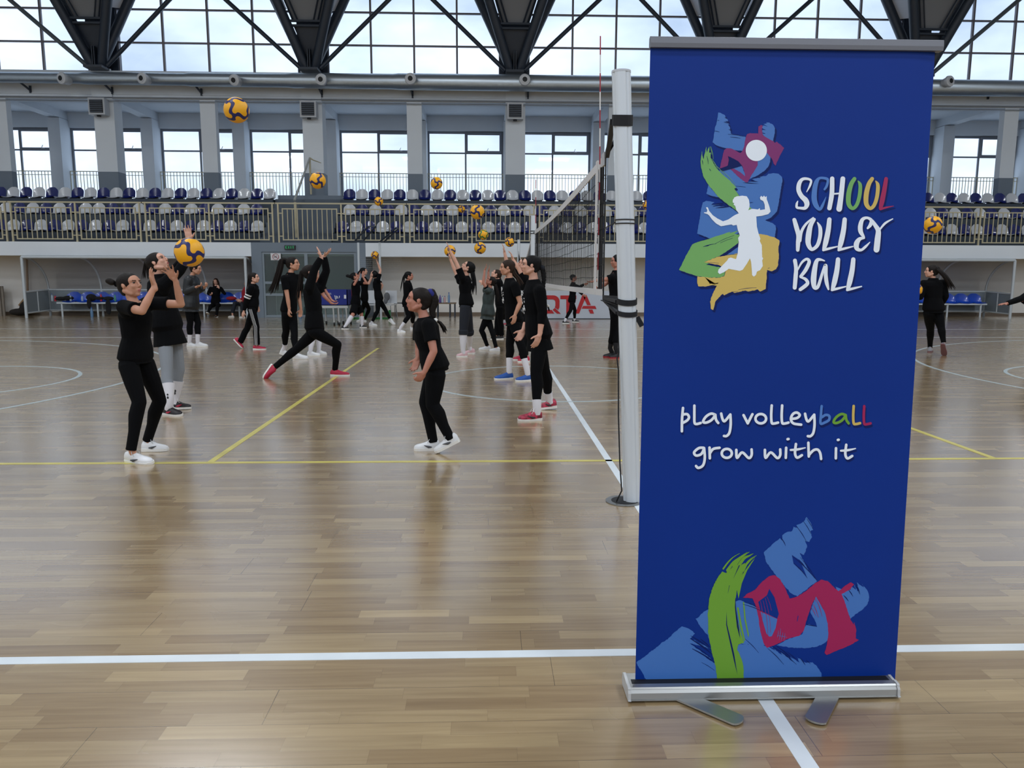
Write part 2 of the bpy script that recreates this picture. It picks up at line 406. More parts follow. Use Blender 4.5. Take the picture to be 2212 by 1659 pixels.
# cable trays / pipes along the beam
b = MB(); zp = at(1000, 217, 28.9).z
b.tube([(XL, 28.9, at(0, 208, 28.9).z), (XR, 28.9, at(0, 208, 28.9).z)], .022, 8)
b.tube([(XL, 28.9, at(0, 208, 28.9).z-.12), (XR, 28.9, at(0, 208, 28.9).z-.12)], .016, 8)
o = b.build('heating_pipes', mat('grey_pipe', (120, 126, 134), .4), smooth=True); tag(o, 'pair of thin grey heating pipes running along the white beam', 'pipe')

# ---- spiral duct with diffusers
def duct_mat():
    m = bpy.data.materials.new('galvanised_spiral_duct'); m.use_nodes = True; t = m.node_tree
    b_ = t.nodes['Principled BSDF']; b_.inputs['Base Color'].default_value = (*lin((190, 200, 208)), 1); b_.inputs['Metallic'].default_value = .9; b_.inputs['Roughness'].default_value = .36
    co = t.nodes.new('ShaderNodeTexCoord'); mp_ = t.nodes.new('ShaderNodeMapping'); mp_.inputs['Rotation'].default_value = (0, .3, 0)
    wv = t.nodes.new('ShaderNodeTexWave'); wv.inputs['Scale'].default_value = 2.6; wv.wave_profile = 'SAW'
    bp = t.nodes.new('ShaderNodeBump'); bp.inputs['Strength'].default_value = .7; bp.inputs['Distance'].default_value = .02
    t.links.new(co.outputs['Object'], mp_.inputs[0]); t.links.new(mp_.outputs[0], wv.inputs[0]); t.links.new(wv.outputs['Fac'], bp.inputs['Height']); t.links.new(bp.outputs[0], b_.inputs['Normal'])
    return m
M_duct = duct_mat()
YD = 28.3
dz = at(1000, 178, YD).z
xs_ = [(XL+.05, .18), (at(172, 175, YD).x, .18), (at(185, 175, YD).x, .21), (at(400, 175, YD).x, .21), (at(412, 175, YD).x, .235), (at(622, 175, YD).x, .235), (at(634, 175, YD).x, .26), (at(850, 175, YD).x, .26), (at(862, 175, YD).x, .28), (XR-.05, .28)]
dt_ = thing('air_duct', 'long galvanised spiral air duct running below the high glazing', 'duct', (0, YD, dz))
b = MB(); pts = []; rs = []
for x, r in xs_: pts.append((x, YD, dz)); rs.append(r)
b.tube(pts, rs, 28); b.build('duct_pipe', M_duct, dt_, smooth=True)
M_diff = mat('white_diffuser', (196, 200, 206), .4); M_blk = mat('black_hole', (12, 14, 18), .6)
for k, (px, py, ax, ay) in enumerate(((138, 170, -.35, -.1), (311, 170, -.3, -.1), (509, 173, -.25, -.25), (695, 172, -.1, -.15), (887, 171, 0, -.05), (1133, 173, .05, -.05), (1500, 175, 0, 0), (1760, 176, 0, 0), (2047, 177, .3, .05))):
    p = at(px, py, YD-.42)
    d = Vector((ax, -1, ay)).normalized()
    b = MB(); b.tube([p+Vector((0, .28, 0)), p+d*.02, p+d*.05, p+d*.12, p+d*.14], [.15, .17, .2, .185, .13], 22); hs = b.build('jet_nozzle', M_diff, dt_, smooth=True)
    b = MB(); b.tube([p+d*.12, p+d*.155], [.12, .115], 20); b.build('nozzle_ring', M_diff, hs, smooth=True)
    b = MB(); b.disc(p+d*.157, -d, .085); b.build('nozzle_opening', M_blk, hs)
for k, (px, py) in enumerate(((58, 186), (236, 189), (430, 192), (692, 195), (889, 197), (1140, 199), (1990, 200), (2140, 200))):
    p = at(px, py, 28.8)
    b = MB(); b.bar((p.x+.02, 29.0, p.z-.12), (p.x-.0, 28.2, p.z+.09), .05); b.bar((p.x+.02, 28.96, p.z-.2), (p.x+.02, 28.96, p.z+.05), .06)
    b.build('bracket', M_dsteel, dt_)
# ---- heater units on the big columns
for k, (px, py) in enumerate(((208, 229), (665, 235), (1113, 239), (1560, 242), (1995, 245))):
    c = at(px, py, 28.6); t_ = thing('heater_unit', 'white box air heater with dark louvres high on the %s big column from the left' % ordinal(k+1), 'heater', c, 'air heaters')
    s_ = .285
    b = MB(); b.box((c.x-s_, 28.6, c.z-s_), (c.x+s_, 28.93, c.z+s_)); b.build('casing', mat('heater_white', (186, 190, 196), .5), t_)
    b = MB(); b.box((c.x-s_*.78, 28.57, c.z-s_*.78), (c.x+s_*.78, 28.6, c.z+s_*.78)); b.build('grille_back', M_blk, t_)
    b = MB()
    for j in range(7): z = c.z-s_*.68+j*s_*.226; b.cbox((c.x, 28.555, z), (s_*.76, .03, .006), Matrix.Rotation(.6, 3, 'X'))
    b.build('louvres', mat('louvre_grey', (110, 118, 130), .4), t_)
    b = MB(); b.tube([(c.x, 28.75, c.z-s_-.05), (c.x, 28.75, c.z-s_)], .07, 10); b.build('drain', M_blk, t_)

# ---- high glazing above the beam
ZG0 = ZB1; ZG1 = 12.6
bays = []
edges = [(-24, at(204, 150, 29.3).x)]
for t0, t1 in zip(TX[:-1], TX[1:]): edges.append((t0+.53, t1-.53))
edges.append((TX[-1]+.53, XR)); edges[0] = (XL, TX[0]-.53)
zm1, zm2 = at(1000, 101, 29.3).z, at(1000, 30, 29.3).z
ph = zm2-zm1
for (x0, x1) in edges:
    wi += 1
    b = MB(); y = 29.3
    n_ = 4 if x1-x0 < 8 else round((x1-x0)/1.6)
    if x0 == XL: xsx = [x1-1.6*k for k in range(n_+1)]
    elif x1 == XR: xsx = [x0+1.6*k for k in range(n_+1)]
    else: xsx = [x0+(x1-x0)*k/4 for k in range(5)]
    for x in xsx: b.box((x-.033, y-.04, ZG0), (x+.033, y+.06, ZG1))
    for z in (ZG0+.03, zm1, zm1+ph, zm1+2*ph, zm1+3*ph): b.box((x0, y-.035, z-.027), (x1, y+.05, z+.027))
    w_ = b.build('window_%d' % wi, M_mull, kind='structure')
    b = MB(); b.box((x0, y+.0, ZG0), (x1, y+.006, ZG1)); b.build('pane', M_glass, w_)
for i, x in enumerate(TX):
    b = MB(); b.box((x-.53, 29.2, ZB1), (x+.53, 29.5, ZG1)); b.build('wall_glazing_post', M_dsteel, kind='structure')

# ---- V-shaped steel trusses
M_soff = mat('grey_soffit_panel', (128, 131, 136), .7)
M_side = mat('pale_side_panel', (206, 212, 222), .6)
for i, x in enumerate(TX):
    t_ = thing('roof_truss', 'dark steel V-shaped roof truss standing on the %s big column from the left' % ordinal(i+1), 'truss', (x, 28.8, ZB1), 'roof trusses')
    A = Vector((x, 28.75, ZB1+.1))
    def leg(px, dx, dy, dz_, r, nm, m, ext=1.45):
        b = MB(); s0 = A+Vector((px, 0, 0)); e_ = s0+Vector((dx, dy, dz_))*ext
        b.tube([s0, e_], r, 14); return b.build(nm, m, t_, smooth=True)
    BL, BR = Vector((-1.38, .25, 2.95)), Vector((1.38, .25, 2.95))
    FL_, FR = Vector((-1.02, -1.15, 2.75)), Vector((1.02, -1.15, 2.75))
    leg(-.12, *BL, .17, 'rear_strut', M_dsteel); leg(.12, *BR, .17, 'rear_strut', M_dsteel)
    leg(-.16, *FL_, .165, 'front_strut', M_dsteel); leg(.16, *FR, .165, 'front_strut', M_dsteel)
    leg(-.35, -2.95, -.35, 2.62, .075, 'brace', M_lsteel if i in (0,) else M_dsteel, 1.2); leg(.35, 2.95, -.35, 2.62, .075, 'brace', M_lsteel if i in (4,) else M_dsteel, 1.2)
    # soffit between the front struts and side panels
    def P(v, k, off=Vector((0, 0, 0))): return A+v*k+off
    up = Vector((0, .16, .05))
    b = MB(); b.prism([P(FL_, .5, up+Vector((.03,0,0))), P(FR, .5, up-Vector((.03,0,0))), P(FR, 1.45, up-Vector((.1,0,0))), P(FL_, 1.45, up+Vector((.1,0,0)))], (0, .03, .03)); b.build('soffit_panel', M_soff, t_)
    b = MB(); b.prism([P(FL_, .02, up), P(FR, .02, up), P(FR, .46, up), P(FL_, .46, up)], (0, .03, .03)); b.build('gusset_plate', M_dsteel, t_)
    for sgn, (F_, B_) in ((-1, (FL_, BL)), (1, (FR, BR))):
        b = MB(); b.prism([P(F_, .62, Vector((0,.2,.1))), P(B_, .66, Vector((0,-.1,0))), P(B_, 1.45, Vector((0,-.1,0))), P(F_, 1.45, Vector((0,.2,.1)))], (0.01*sgn, .01, .0)); b.build('side_panel', M_side, t_)
        for kx in (.1, .25):
            b = MB(); o0 = Vector((-sgn*kx, .06, .02)); b.bar(P(F_, .5, o0), P(F_, 1.45, o0), .045); b.build('purlin', M_dsteel, t_)
    for kk in (.46, .51): b = MB(); b.bar(P(FL_, kk), P(FR, kk), .07); b.build('cross_bar', M_dsteel, t_)
    b = MB(); b.box((x-.32, 28.4, ZB1-.03), (x+.32, 29.1, ZB1+.05)); b.box((x-.05, 28.5, ZB1), (x-.02, 29.0, ZB1+.7)); b.box((x+.02, 28.5, ZB1), (x+.05, 29.0, ZB1+.7)); b.build('base_plate', M_dsteel, t_)
# ================================================================ stand seats
M_sblue = mat('blue_seat_plastic', (8, 26, 98), .22, coat=.4)
M_swhite = mat('white_seat_plastic', (196, 200, 206), .25, coat=.4)
M_seatm = mat('seat_bracket', (40, 46, 54), .5)
def seat_mesh(w=.42, dep=.38, hb=.36, thick=.012):
    b = MB(); nu, nv = 10, 12; rows = []
    for j in range(nv+1):
        v = j/nv; row = []
        for i in range(nu+1):
            u = -1+2*i/nu
            if v < .45:                                  # pan, front edge at -y
                s = v/.45; y = -dep/2+dep*s; z = .0-.03*math.sin(math.pi*s)+.03*u*u; wd = w/2*(.9+.1*s); x = wd*u
                if s < .12: z -= (.12-s)*.25
            else:                                        # back with round top
                s = (v-.45)/.55; y = dep/2+.02+.06*s-.05*u*u*(1-.6*s); z = hb*s+.03*u*u*(1-s); wd = w/2*(1.0 if s < .35 else max(.3, (1-((s-.35)/.66)**3.6))**.42)
                x = wd*u; z -= .035*(u**4)*s*s
            row.append(Vector((x, y, z)))
        rows.append(row)
    vs = [p for r in rows for p in r]; n0 = len(vs); vs += [p+Vector((0, thick*.6, -thick)) for p in vs]
    fs = []
    def id_(j, i): return j*(nu+1)+i
    for j in range(nv):
        for i in range(nu):
            a, b_, c, d = id_(j,i), id_(j,i+1), id_(j+1,i+1), id_(j+1,i); fs.append((a,b_,c,d)); fs.append((n0+d,n0+c,n0+b_,n0+a))
    for j in range(nv): fs.append((id_(j,0), id_(j+1,0), n0+id_(j+1,0), n0+id_(j,0))); fs.append((id_(j+1,nu), id_(j,nu), n0+id_(j,nu), n0+id_(j+1,nu)))
    for i in range(nu): fs.append((id_(0,i+1), id_(0,i), n0+id_(0,i), n0+id_(0,i+1))); fs.append((id_(nv,i), id_(nv,i+1), n0+id_(nv,i+1), n0+id_(nv,i)))
    b.add(vs, fs); return b
def seat_proto(colname, m):
    t_ = thing('stadium_seat', 'x', 'seat')
    seat_mesh().build('seat_shell', m, t_, smooth=True)
    b = MB(); b.box((-.16, -.1, -.08), (.16, .12, -.035)); b.build('seat_bracket', M_seatm, t_)
    return t_
protos = {'blue': seat_proto('blue', M_sblue), 'white': seat_proto('white', M_swhite)}
usedp = set()
def put_seat(c, x, y, z, label, group):
    t_ = protos[c] if c not in usedp else copy_tree(protos[c]); usedp.add(c)
    t_.location = (x, y, z); t_.rotation_euler.z = random.uniform(-.03, .03); tag(t_, label, 'seat', group); return t_
ROWS = [(26.45, 2.83, 'bottom'), (27.25, 3.45, 'middle'), (28.05, 4.06, 'top')]
SP = .449
for ri_, (ry, rz, rn) in enumerate(ROWS):
    xe = [-7.75, -7.98, -7.72][ri_]; n_ = 22 if ri_ else 21
    pat = ['w','b','w','b','w','b','w','b','w','b','w','b','b','w','w','b','w','b','w','b','w','b','w'] if ri_ == 1 else None
    for k in range(n_+1):
        x = xe-SP*k
        if x < -17.9: break
        c = ('blue' if (k % 2 == 1) else 'white')
        if pat: c = 'blue' if pat[(k+1) % len(pat)] == 'b' else 'white'
        put_seat(c, x, ry, rz, '%s plastic seat in the %s row of the left stand, %s from the stairs' % (c, rn, ordinal(k+1)), '%s row seats, left stand' % rn)
    xs0 = [-4.88, -4.78, -4.9][ri_]; k = 0
    while True:
        x = xs0+SP*k
        if x > 20.6: break
        first = ['blue', 'white', 'blue'][ri_]; other = 'white' if first == 'blue' else 'blue'
        c = first if k % 2 == 0 else other
        if ri_ == 2 and k >= 43: c = other if k % 2 == 0 else first
        put_seat(c, x, ry, rz, '%s plastic seat in the %s row of the right stand, %s from the stairs' % (c, rn, ordinal(k+1)), '%s row seats, right stand' % rn)
        k += 1
# seat rails under each row
for ri_, (ry, rz, rn) in enumerate(ROWS):
    for a, c_, sd in ((-17.9, -7.5, 'left'), (-5.12, 20.8, 'right')):
        b = MB(); b.box((a, ry-.13, rz-.13), (c_, ry+.13, rz-.08)); b.box((a, ry+.05, rz-.45), (c_, ry+.12, rz-.13))
        o = b.build('seat_rail', M_deck); tag(o, 'dark steel rail carrying the %s row of seats in the %s stand' % (rn, sd), 'seat rail', 'seat rails')

# ================================================================ balcony railing
zt_, zb_, zi0, zi1 = at(1000, 440, 25.1).z, at(1000, 526, 25.1).z, at(1000, 521, 25.1).z, at(1000, 452, 25.1).z
P0 = at(309, 480, 25.1).x; PER = 4.165
def railing(x0, x1, n):
    t_ = thing('balcony_railing', 'cream barred railing section on the balcony edge, %s from the left end' % ordinal(n), 'railing', ((x0+x1)/2, 25.1, 2.41), 'balcony railing sections')
    y = 25.1; xm = (x0+x1)/2
    b = MB(); b.box((x0-.1, y-.03, zt_-.045), (x1+.1, y+.03, zt_)); b.build('top_rail', M_rail, t_)
    for x in (x0, xm, x1):
        b = MB(); b.box((x-.024, y-.024, 2.36), (x+.024, y+.024, zt_-.03)); b.build('post', M_rail, t_)
    for a, c_ in ((x0+.12, xm-.12), (xm+.12, x1-.12)):
        b = MB(); b.box((a+.004, y-.018, zi1-.037), (c_-.004, y+.018, zi1-.002)); b.box((a+.004, y-.018, zi0+.002), (c_-.004, y+.018, zi0+.037)); b.box((a, y-.02, zi0), (a+.035, y+.02, zi1)); b.box((c_-.035, y-.02, zi0), (c_, y+.02, zi1))
        nb = 10
        for k in range(1, nb+1):
            x = a+.017+(c_-a-.035)*k/(nb+1); b.box((x-.0125, y-.012, zi0), (x+.0125, y+.012, zi1))
        for z in (zi0+.12, zi1-.17):
            b.box((a-.1, y-.01, z), (a, y+.01, z+.03)); b.box((c_, y-.01, z), (c_+.1, y+.01, z+.03))
        b.build('barred_panel', M_rail, t_)
n_ = 0; k = -2
while P0+k*PER < 21:
    xa = P0+k*PER+.09; xb_ = P0+(k+1)*PER-.09
    if xb_ > -17: n_ += 1; railing(xa, xb_, n_)
    k += 1

# leaning pole frame standing in the stair gap
t_ = thing('pole_frame', 'pale metal pole leaning over the balcony stairs from an upright post', 'pole', at(676, 405, 28.4))
p0 = at(669, 341, 28.4); b = MB(); b.tube([at(669, 341, 28.4), at(672, 420, 28.4)], .035, 8); b.build('upright', M_rail, t_)
b = MB(); b.tube([p0, at(636, 433, 27.0)], [.03, .045], 8); b.build('leaning_pole', mat('pale_metal', (170, 174, 172), .35), t_)
b = MB(); b.tube([p0, at(677, 346, 28.4), at(694, 352, 28.6)], [.03, .02, .01], 8); b.build('bracket', M_rail, t_)
b = MB(); p = at(638, 437, 26.2); b.box((p.x-.04, 26.15, 2.41), (p.x+.04, 26.22, p.z)); o = b.build('stair_post', M_rail); tag(o, 'flat cream post behind the balcony railing at the stairs', 'post')

# ================================================================ dugouts
M_tube = mat('white_aluminium_tube', (186, 194, 200), .35)
M_poly = bpy.data.materials.new('grey_polycarbonate'); M_poly.use_nodes = True
_t = M_poly.node_tree; _t.nodes.clear(); _a = _t.nodes.new('ShaderNodeBsdfTransparent'); _a.inputs[0].default_value = (.8, .8, .81, 1)
_d = _t.nodes.new('ShaderNodeBsdfPrincipled'); _d.inputs['Base Color'].default_value = (*lin((128, 128, 132)), 1); _d.inputs['Roughness'].default_value = .35
_m = _t.nodes.new('ShaderNodeMixShader'); _m.inputs[0].default_value = .3; _o = _t.nodes.new('ShaderNodeOutputMaterial')
_t.links.new(_a.outputs[0], _m.inputs[1]); _t.links.new(_d.outputs[0], _m.inputs[2]); _t.links.new(_m.outputs[0], _o.inputs[0])
M_bench = mat('blue_bench_seat', (8, 66, 178), .3, coat=.3)
M_panel = mat('grey_low_panel', (120, 130, 138), .6)
def bench_seat_mb(c, w=.45):
    src = seat_mesh(w*.95, .34, .3); b = MB()
    b.add([Vector(v)+Vector(c) for v in src.v], src.f); return b
def dugout(x0, x1, side, nseat, ztop=1.9):
    t_ = thing('team_shelter', 'curved clear-backed team shelter with blue bucket seats on the %s side of the hall' % side, 'dugout', ((x0+x1)/2, 25.6, 0), 'team shelters')
    yf, yb, zk = 24.75, 26.1, .86
    b = MB()
    for x in (x0, x1): b.tube([(x, yf, 0), (x, yf, ztop)], .045, 8)
    b.tube([(x0, yf, ztop), (x1, yf, ztop)], .045, 8); b.tube([(x0, yb, zk), (x1, yb, zk)], .035, 8); b.tube([(x0, yb, .18), (x1, yb, .18)], .03, 8)
    for x in (x0, x1):
        b.tube([(x, yf, zk-.05), (x, yb, zk)], .03, 8); b.tube([(x, yf, .15), (x, yb, .18)], .03, 8); b.tube([(x, (yf+yb)/2, .15), (x, (yf+yb)/2, zk)], .03, 8); b.tube([(x, yb, 0), (x, yb, zk)], .04, 8)
    b.build('frame', M_tube, t_, smooth=True)
    arc = [(yf+(yb-yf)*math.sin(a), zk+(ztop-zk)*math.cos(a)) for a in [math.pi/2*i/10 for i in range(11)]]
    n_ = 4
    for i in range(n_+1):
        x = x0+(x1-x0)*i/n_
        b = MB(); b.tube([(x, y, z) for y, z in arc], .035, 8); b.build('rib', M_tube, t_, smooth=True)
        if 0 < i < n_ or True:
            b = MB(); b.tube([(x, yb, 0), (x, yb, zk)], .04, 8); b.build('rear_leg', M_tube, t_, smooth=True)
    b = MB(); vs = [(x, y-.02, z+.02) for x in (x0, x1) for y, z in arc]; m_ = len(arc)
    b.add(vs, [(i, i+1, m_+i+1, m_+i) for i in range(m_-1)]); b.build('clear_roof', M_poly, t_, smooth=True)
    for x in (x0, x1):
        b = MB(); b.poly([(x, yf, zk)]+[(x, y, z) for y, z in arc]); b.build('clear_side', M_poly, t_)
        b = MB(); b.box((x-.01, yf+.05, .17), (x+.01, yb, zk-.03)); b.build('side_panel', M_panel, t_)
    b = MB(); b.box((x0, yb-.01, .2), (x1, yb+.01, zk-.02)); b.build('rear_panel', M_panel, t_)
    b = MB(); b.box((x0+.55, 25.5, .42), (x1-.3, 25.56, .47)); b.box((x0+.55, 25.8, .42), (x1-.3, 25.86, .47))
    for i in range(6):
        x = x0+.7+(x1-x0-1.2)*i/5; b.tube([(x, 25.53, 0), (x, 25.53, .43)], .03, 8); b.box((x-.02, 25.5, .4), (x+.02, yb, .43))
    b.build('bench_frame', M_tube, t_)
    for i in range(nseat):
        x = x0+.95+(x1-x0-1.5)*i/(nseat-1); bench_seat_mb((x, 25.66, .5), .5).build('bucket_seat', M_bench, t_, smooth=True)
    return t_
dugout(-14.55, -7.63, 'left', 13)
dugout(10.3, 17.25, 'right', 13)

# things lying on the left bench
M_blackcloth = mat('black_cloth', (14, 14, 18), .95, bump=.3, bscale=25)
def lump(name, pts, m, label, cat, voxel=.02, group=None):
    b = MB()
    for c, r in pts: b.ell(c, r, n=10, m=8)
    o = b.organic(name, m, None, voxel, 3); return tag(o, label, cat, group)
p = at(140, 651, 25.6); lump('jacket', [((p.x-.12, 25.6, .58), (.2, .14, .07)), ((p.x+.12, 25.6, .6), (.18, .13, .08))], M_blackcloth, 'black jacket heaped on the second blue bench seat from the left', 'jacket')
p = at(196, 650, 25.5)
lump('jacket', [((p.x, 25.55, .62), (.17, .13, .12)), ((p.x-.0, 25.38, .45), (.07, .05, .2)), ((p.x+.25, 25.58, .6), (.18, .12, .06))], M_blackcloth, 'black jacket with a sleeve hanging down from the left bench', 'jacket')
p = at(233, 650, 25.5); lump('jacket', [((p.x, 25.55, .59), (.18, .12, .07)), ((p.x+.05, 25.4, .32), (.1, .04, .26))], M_blackcloth, 'black top hanging far down below the left bench', 'jacket')
def bottle(x, y, z, h, r, m, label, capm=None, group=None):
    t_ = thing('water_bottle', label, 'bottle', (x, y, z), group)
    b = MB(); b.tube([(x, y, z), (x, y, z+h*.08), (x, y, z+h*.62), (x, y, z+h*.8), (x, y, z+h*.9)], [r*.9, r, r, r*.55, r*.35], 12); b.build('bottle_body', m, t_, smooth=True)
    b = MB(); b.tube([(x, y, z+h*.9), (x, y, z+h)], r*.42, 10); b.build('cap', capm or mat('blue_cap', (40, 80, 160), .4), t_)
    return t_
def clearish(name, rgb, a=.45):
    if name in MATS: return MATS[name]
    m = bpy.data.materials.new(name); m.use_nodes = True; t = m.node_tree; t.nodes.clear()
    tr = t.nodes.new('ShaderNodeBsdfTransparent'); tr.inputs[0].default_value = (.85, .9, .95, 1)
    p_ = t.nodes.new('ShaderNodeBsdfPrincipled'); p_.inputs['Base Color'].default_value = (*lin(rgb), 1); p_.inputs['Roughness'].default_value = .15
    mx = t.nodes.new('ShaderNodeMixShader'); mx.inputs[0].default_value = a; o = t.nodes.new('ShaderNodeOutputMaterial')
    t.links.new(tr.outputs[0], mx.inputs[1]); t.links.new(p_.outputs[0], mx.inputs[2]); t.links.new(mx.outputs[0], o.inputs[0]); MATS[name] = m; return m
C_clear = clearish('clear_plastic', (200, 215, 225)); C_blue = clearish('pale_blue_plastic', (110, 150, 190), .6)
C_red = mat('red_bottle', (170, 24, 48), .35); C_green = clearish('green_plastic', (70, 150, 120), .7); C_purple = clearish('purple_plastic', (92, 70, 150), .8); C_pink = clearish('pale_pink_plastic', (214, 170, 170), .6)
for px, m, lb, h in ((113, C_clear, 'clear water bottle standing on the first blue seat of the left bench', .24), (120, C_red, 'small red bottle leaning on the first seat of the left bench', .2), (153, C_clear, 'clear bottle on the second blue seat of the left bench', .22), (178, C_clear, 'clear bottle with white label on the third blue seat of the left bench', .2), (219, C_red, 'pinkish red bottle between black jackets on the left bench', .26), (249, C_green, 'green bottle on the fifth blue seat of the left bench', .24)):
    p = at(px, 650, 25.55); bottle(p.x, 25.55, .5, h, .035, m, lb)
p = fl(219, 683); bottle(p.x, 25.2, 0, .32, .045, C_blue, 'large clear bottle with blue base on the floor under the left bench')
p = at(650, 690, 24.8); bottle(p.x, 24.75, 0, .33, .05, C_blue, 'large blue water bottle on the floor in front of the glass door')
# net bag and wooden stand behind the left shelter, board at the left edge
M_wood = mat('pale_wood', (150, 118, 80), .6, var=.1, vscale=8)
t_ = thing('wooden_stand', 'thin wooden upright with diagonal brace behind the left team shelter', 'stand', at(58, 680, 26.3))
b = MB(); a_ = at(58, 558, 26.35); c_ = at(61, 680, 26.35); b.bar((a_.x, 26.35, 1.9), (c_.x, 26.35, .01), .05); b.build('upright', M_wood, t_)
b = MB(); b.bar(at(60, 636, 26.35), at(41, 660, 26.3), .05); b.bar(at(60, 640, 26.35), at(68, 650, 26.35), .05); b.build('brace', M_wood, t_)
p = at(44, 675, 26.2)
lump('net_bag', [((p.x, 26.15, .12), (.34, .22, .12)), ((p.x+.25, 26.15, .26), (.22, .2, .24))], mat('black_net_cloth', (34, 30, 28), .95), 'dark net bag slumped at the foot of the wooden stand', 'bag', .03)
b = MB(); q0 = at(-12, 618, 26.1); q1 = at(6, 618, 26.1); b.box((q0.x-.6, 26.08, 0), (q1.x, 26.13, at(0, 618, 26.1).z)); b.box((q1.x-.12, 26.02, 0), (q1.x-.07, 26.08, at(0, 618, 26.1).z)); o = b.build('leaning_board', mat('grey_board', (128, 120, 110), .6)); tag(o, 'grey brown board leaning on the wall at the left edge of the photo', 'board')
p = at(480, 655, 25.45); lump('red_bag', [((at(500, 647, 25.5).x, 25.5, .6), (.18, .12, .07))], mat('red_cloth', (140, 20, 34), .9), 'red cloth lying on the right end of the left bench', 'cloth')

# ================================================================ signs
def strokes(mb, lines, w, P):
    for pl in lines:
        for a_, b_ in zip(pl[:-1], pl[1:]):
            p_, q_ = P(a_), P(b_); mb.bar(p_, q_, w, .006)
GL = {'E': [[(1,0),(0,0),(0,1),(1,1)],[(0,.5),(.8,.5)]], 'X': [[(0,0),(1,1)],[(0,1),(1,0)]], 'I': [[(.5,0),(.5,1)]], 'T': [[(0,1),(1,1)],[(.5,0),(.5,1)]],
      'V': [[(0,1),(.5,0),(1,1)]], 'O': [[(0,0),(1,0),(1,1),(0,1),(0,0)]], 'L': [[(0,1),(0,0),(1,0)]], 'Y': [[(0,1),(.5,.5),(1,1)],[(.5,.5),(.5,0)]], 'B': [[(0,0),(0,1),(.8,1),(.8,.55),(0,.5),(1,.45),(1,0),(0,0)]],
      'A': [[(0,0),(.5,1),(1,0)],[(.2,.4),(.8,.4)]], '2': [[(0,1),(1,1),(1,.5),(0,.5),(0,0),(1,0)]], '0': [[(0,0),(1,0),(1,1),(0,1),(0,0)]], '4': [[(0,1),(0,.5),(1,.5)],[(1,1),(1,0)]]}
def word(mb, s, o, dx, h, w, gap=1.35):
    for i, ch in enumerate(s):
        strokes(mb, GL[ch], w, lambda p_: Vector((o[0]+i*dx*gap+p_[0]*dx, o[1], o[2]+p_[1]*h)))
t_ = thing('exit_sign', 'black EXIT sign with green letters above the glass door', 'sign', at(626, 534, 24.95))
a_, c_ = at(615, 539, 24.95), at(638, 530, 24.95)
b = MB(); b.box((a_.x, 24.93, a_.z), (c_.x, 25.0, c_.z)); b.build('sign_box', mat('sign_black', (10, 16, 16), .4), t_)
b = MB(); word(b, 'EXIT', (a_.x+.045, 24.92, a_.z+.03), .045, .075, .014, 1.55); b.build('lettering', mat('sign_green', (30, 150, 90), .4, emit=(30, 170, 100), estr=.5), t_)
t_ = thing('no_smoking_sign', 'white no smoking sign on the glass door', 'sign', at(595, 554, 24.95))
a_, c_ = at(585, 562, 24.98), at(606, 547, 24.98); cx, cz = (a_.x+c_.x)/2, (a_.z+c_.z)/2
b = MB(); b.box((a_.x, 24.985, a_.z), (c_.x, 25.02, c_.z)); b.build('sheet', mat('sign_white', (205, 205, 208), .5), t_)
b = MB(); R0 = .095; pts = [(cx+R0*math.cos(k*math.pi/12), 24.975, cz+R0*math.sin(k*math.pi/12)) for k in range(25)]
for u, v in zip(pts[:-1], pts[1:]): b.bar(u, v, .016, .006)
b.bar((cx-R0*.7, 24.975, cz+R0*.7), (cx+R0*.7, 24.975, cz-R0*.7), .016, .006); b.build('red_ring', mat('sign_red', (150, 30, 44), .5), t_)
b = MB(); b.box((cx-.06, 24.978, cz-.02), (cx+.045, 24.984, cz+.0)); b.bar((cx+.0, 24.98, cz+.01), (cx+.04, 24.98, cz+.05), .012, .004); b.build('cigarette', mat('sign_grey', (60, 60, 66), .5), t_)

# ---- advertising board: QTA
AY = 24.3
t_ = thing('advertising_board', 'white advertising board with red QTA letters standing against the far wall', 'board', at(1240, 680, AY))
x0, x1 = at(1168, 660, AY).x, at(1322, 660, AY).x; zt2 = at(1240, 628, AY).z
b = MB(); b.box((x0-.9, AY, .02), (x1, AY+.08, zt2)); b.build('panel', mat('board_white', (186, 194, 206), .5), t_)
b = MB(); b.box((x0-.9, AY-.01, 0), (x1, AY+.1, .03)); b.build('base_edge', mat('board_base', (70, 74, 82), .5), t_)
KX, KY = 9.217, 9.217
def Q(u, v): p = at(1180+u/KX, 600+v/KY, AY-.012); return p
M_red = mat('board_red', (178, 26, 34), .5)
def pz(pl): b = MB(); b.prism([Q(*p_) for p_ in pl], (0, .01, 0)); return b
ring = []
import itertools
def arc(cx_, cy_, rx, ry, a0, a1, n=10): return [(cx_+rx*math.cos(math.radians(a0+(a1-a0)*i/n)), cy_+ry*math.sin(math.radians(a0+(a1-a0)*i/n))) for i in range(n+1)]
qo = [(-150, 350), (140, 350)]+arc(140, 470, 125, 120, -90, 0)+[(262, 590), (240, 640), (170, 590), (182, 560)]+arc(120, 485, 62, 55, 0, -90)+[(-150, 430)]
b = pz(qo); b2 = pz([(-150, 640), (110, 640), (160, 712), (-150, 712)]); b.add(b2.v, b2.f)
b2 = pz([(128, 640), (172, 600), (290, 716), (215, 714)]); b.add(b2.v, b2.f)
b2 = pz([(-240, 350), (-150, 350), (-150, 712), (-240, 712)]); b.add(b2.v, b2.f); b.build('letter_q', M_red, t_)
b = pz([(282, 352), (598, 352), (598, 425), (480, 425), (480, 712), (400, 712), (400, 425), (282, 425)]); b.build('letter_t', M_red, t_)
b = pz([(580, 712), (715, 352), (800, 352), (655, 712)])
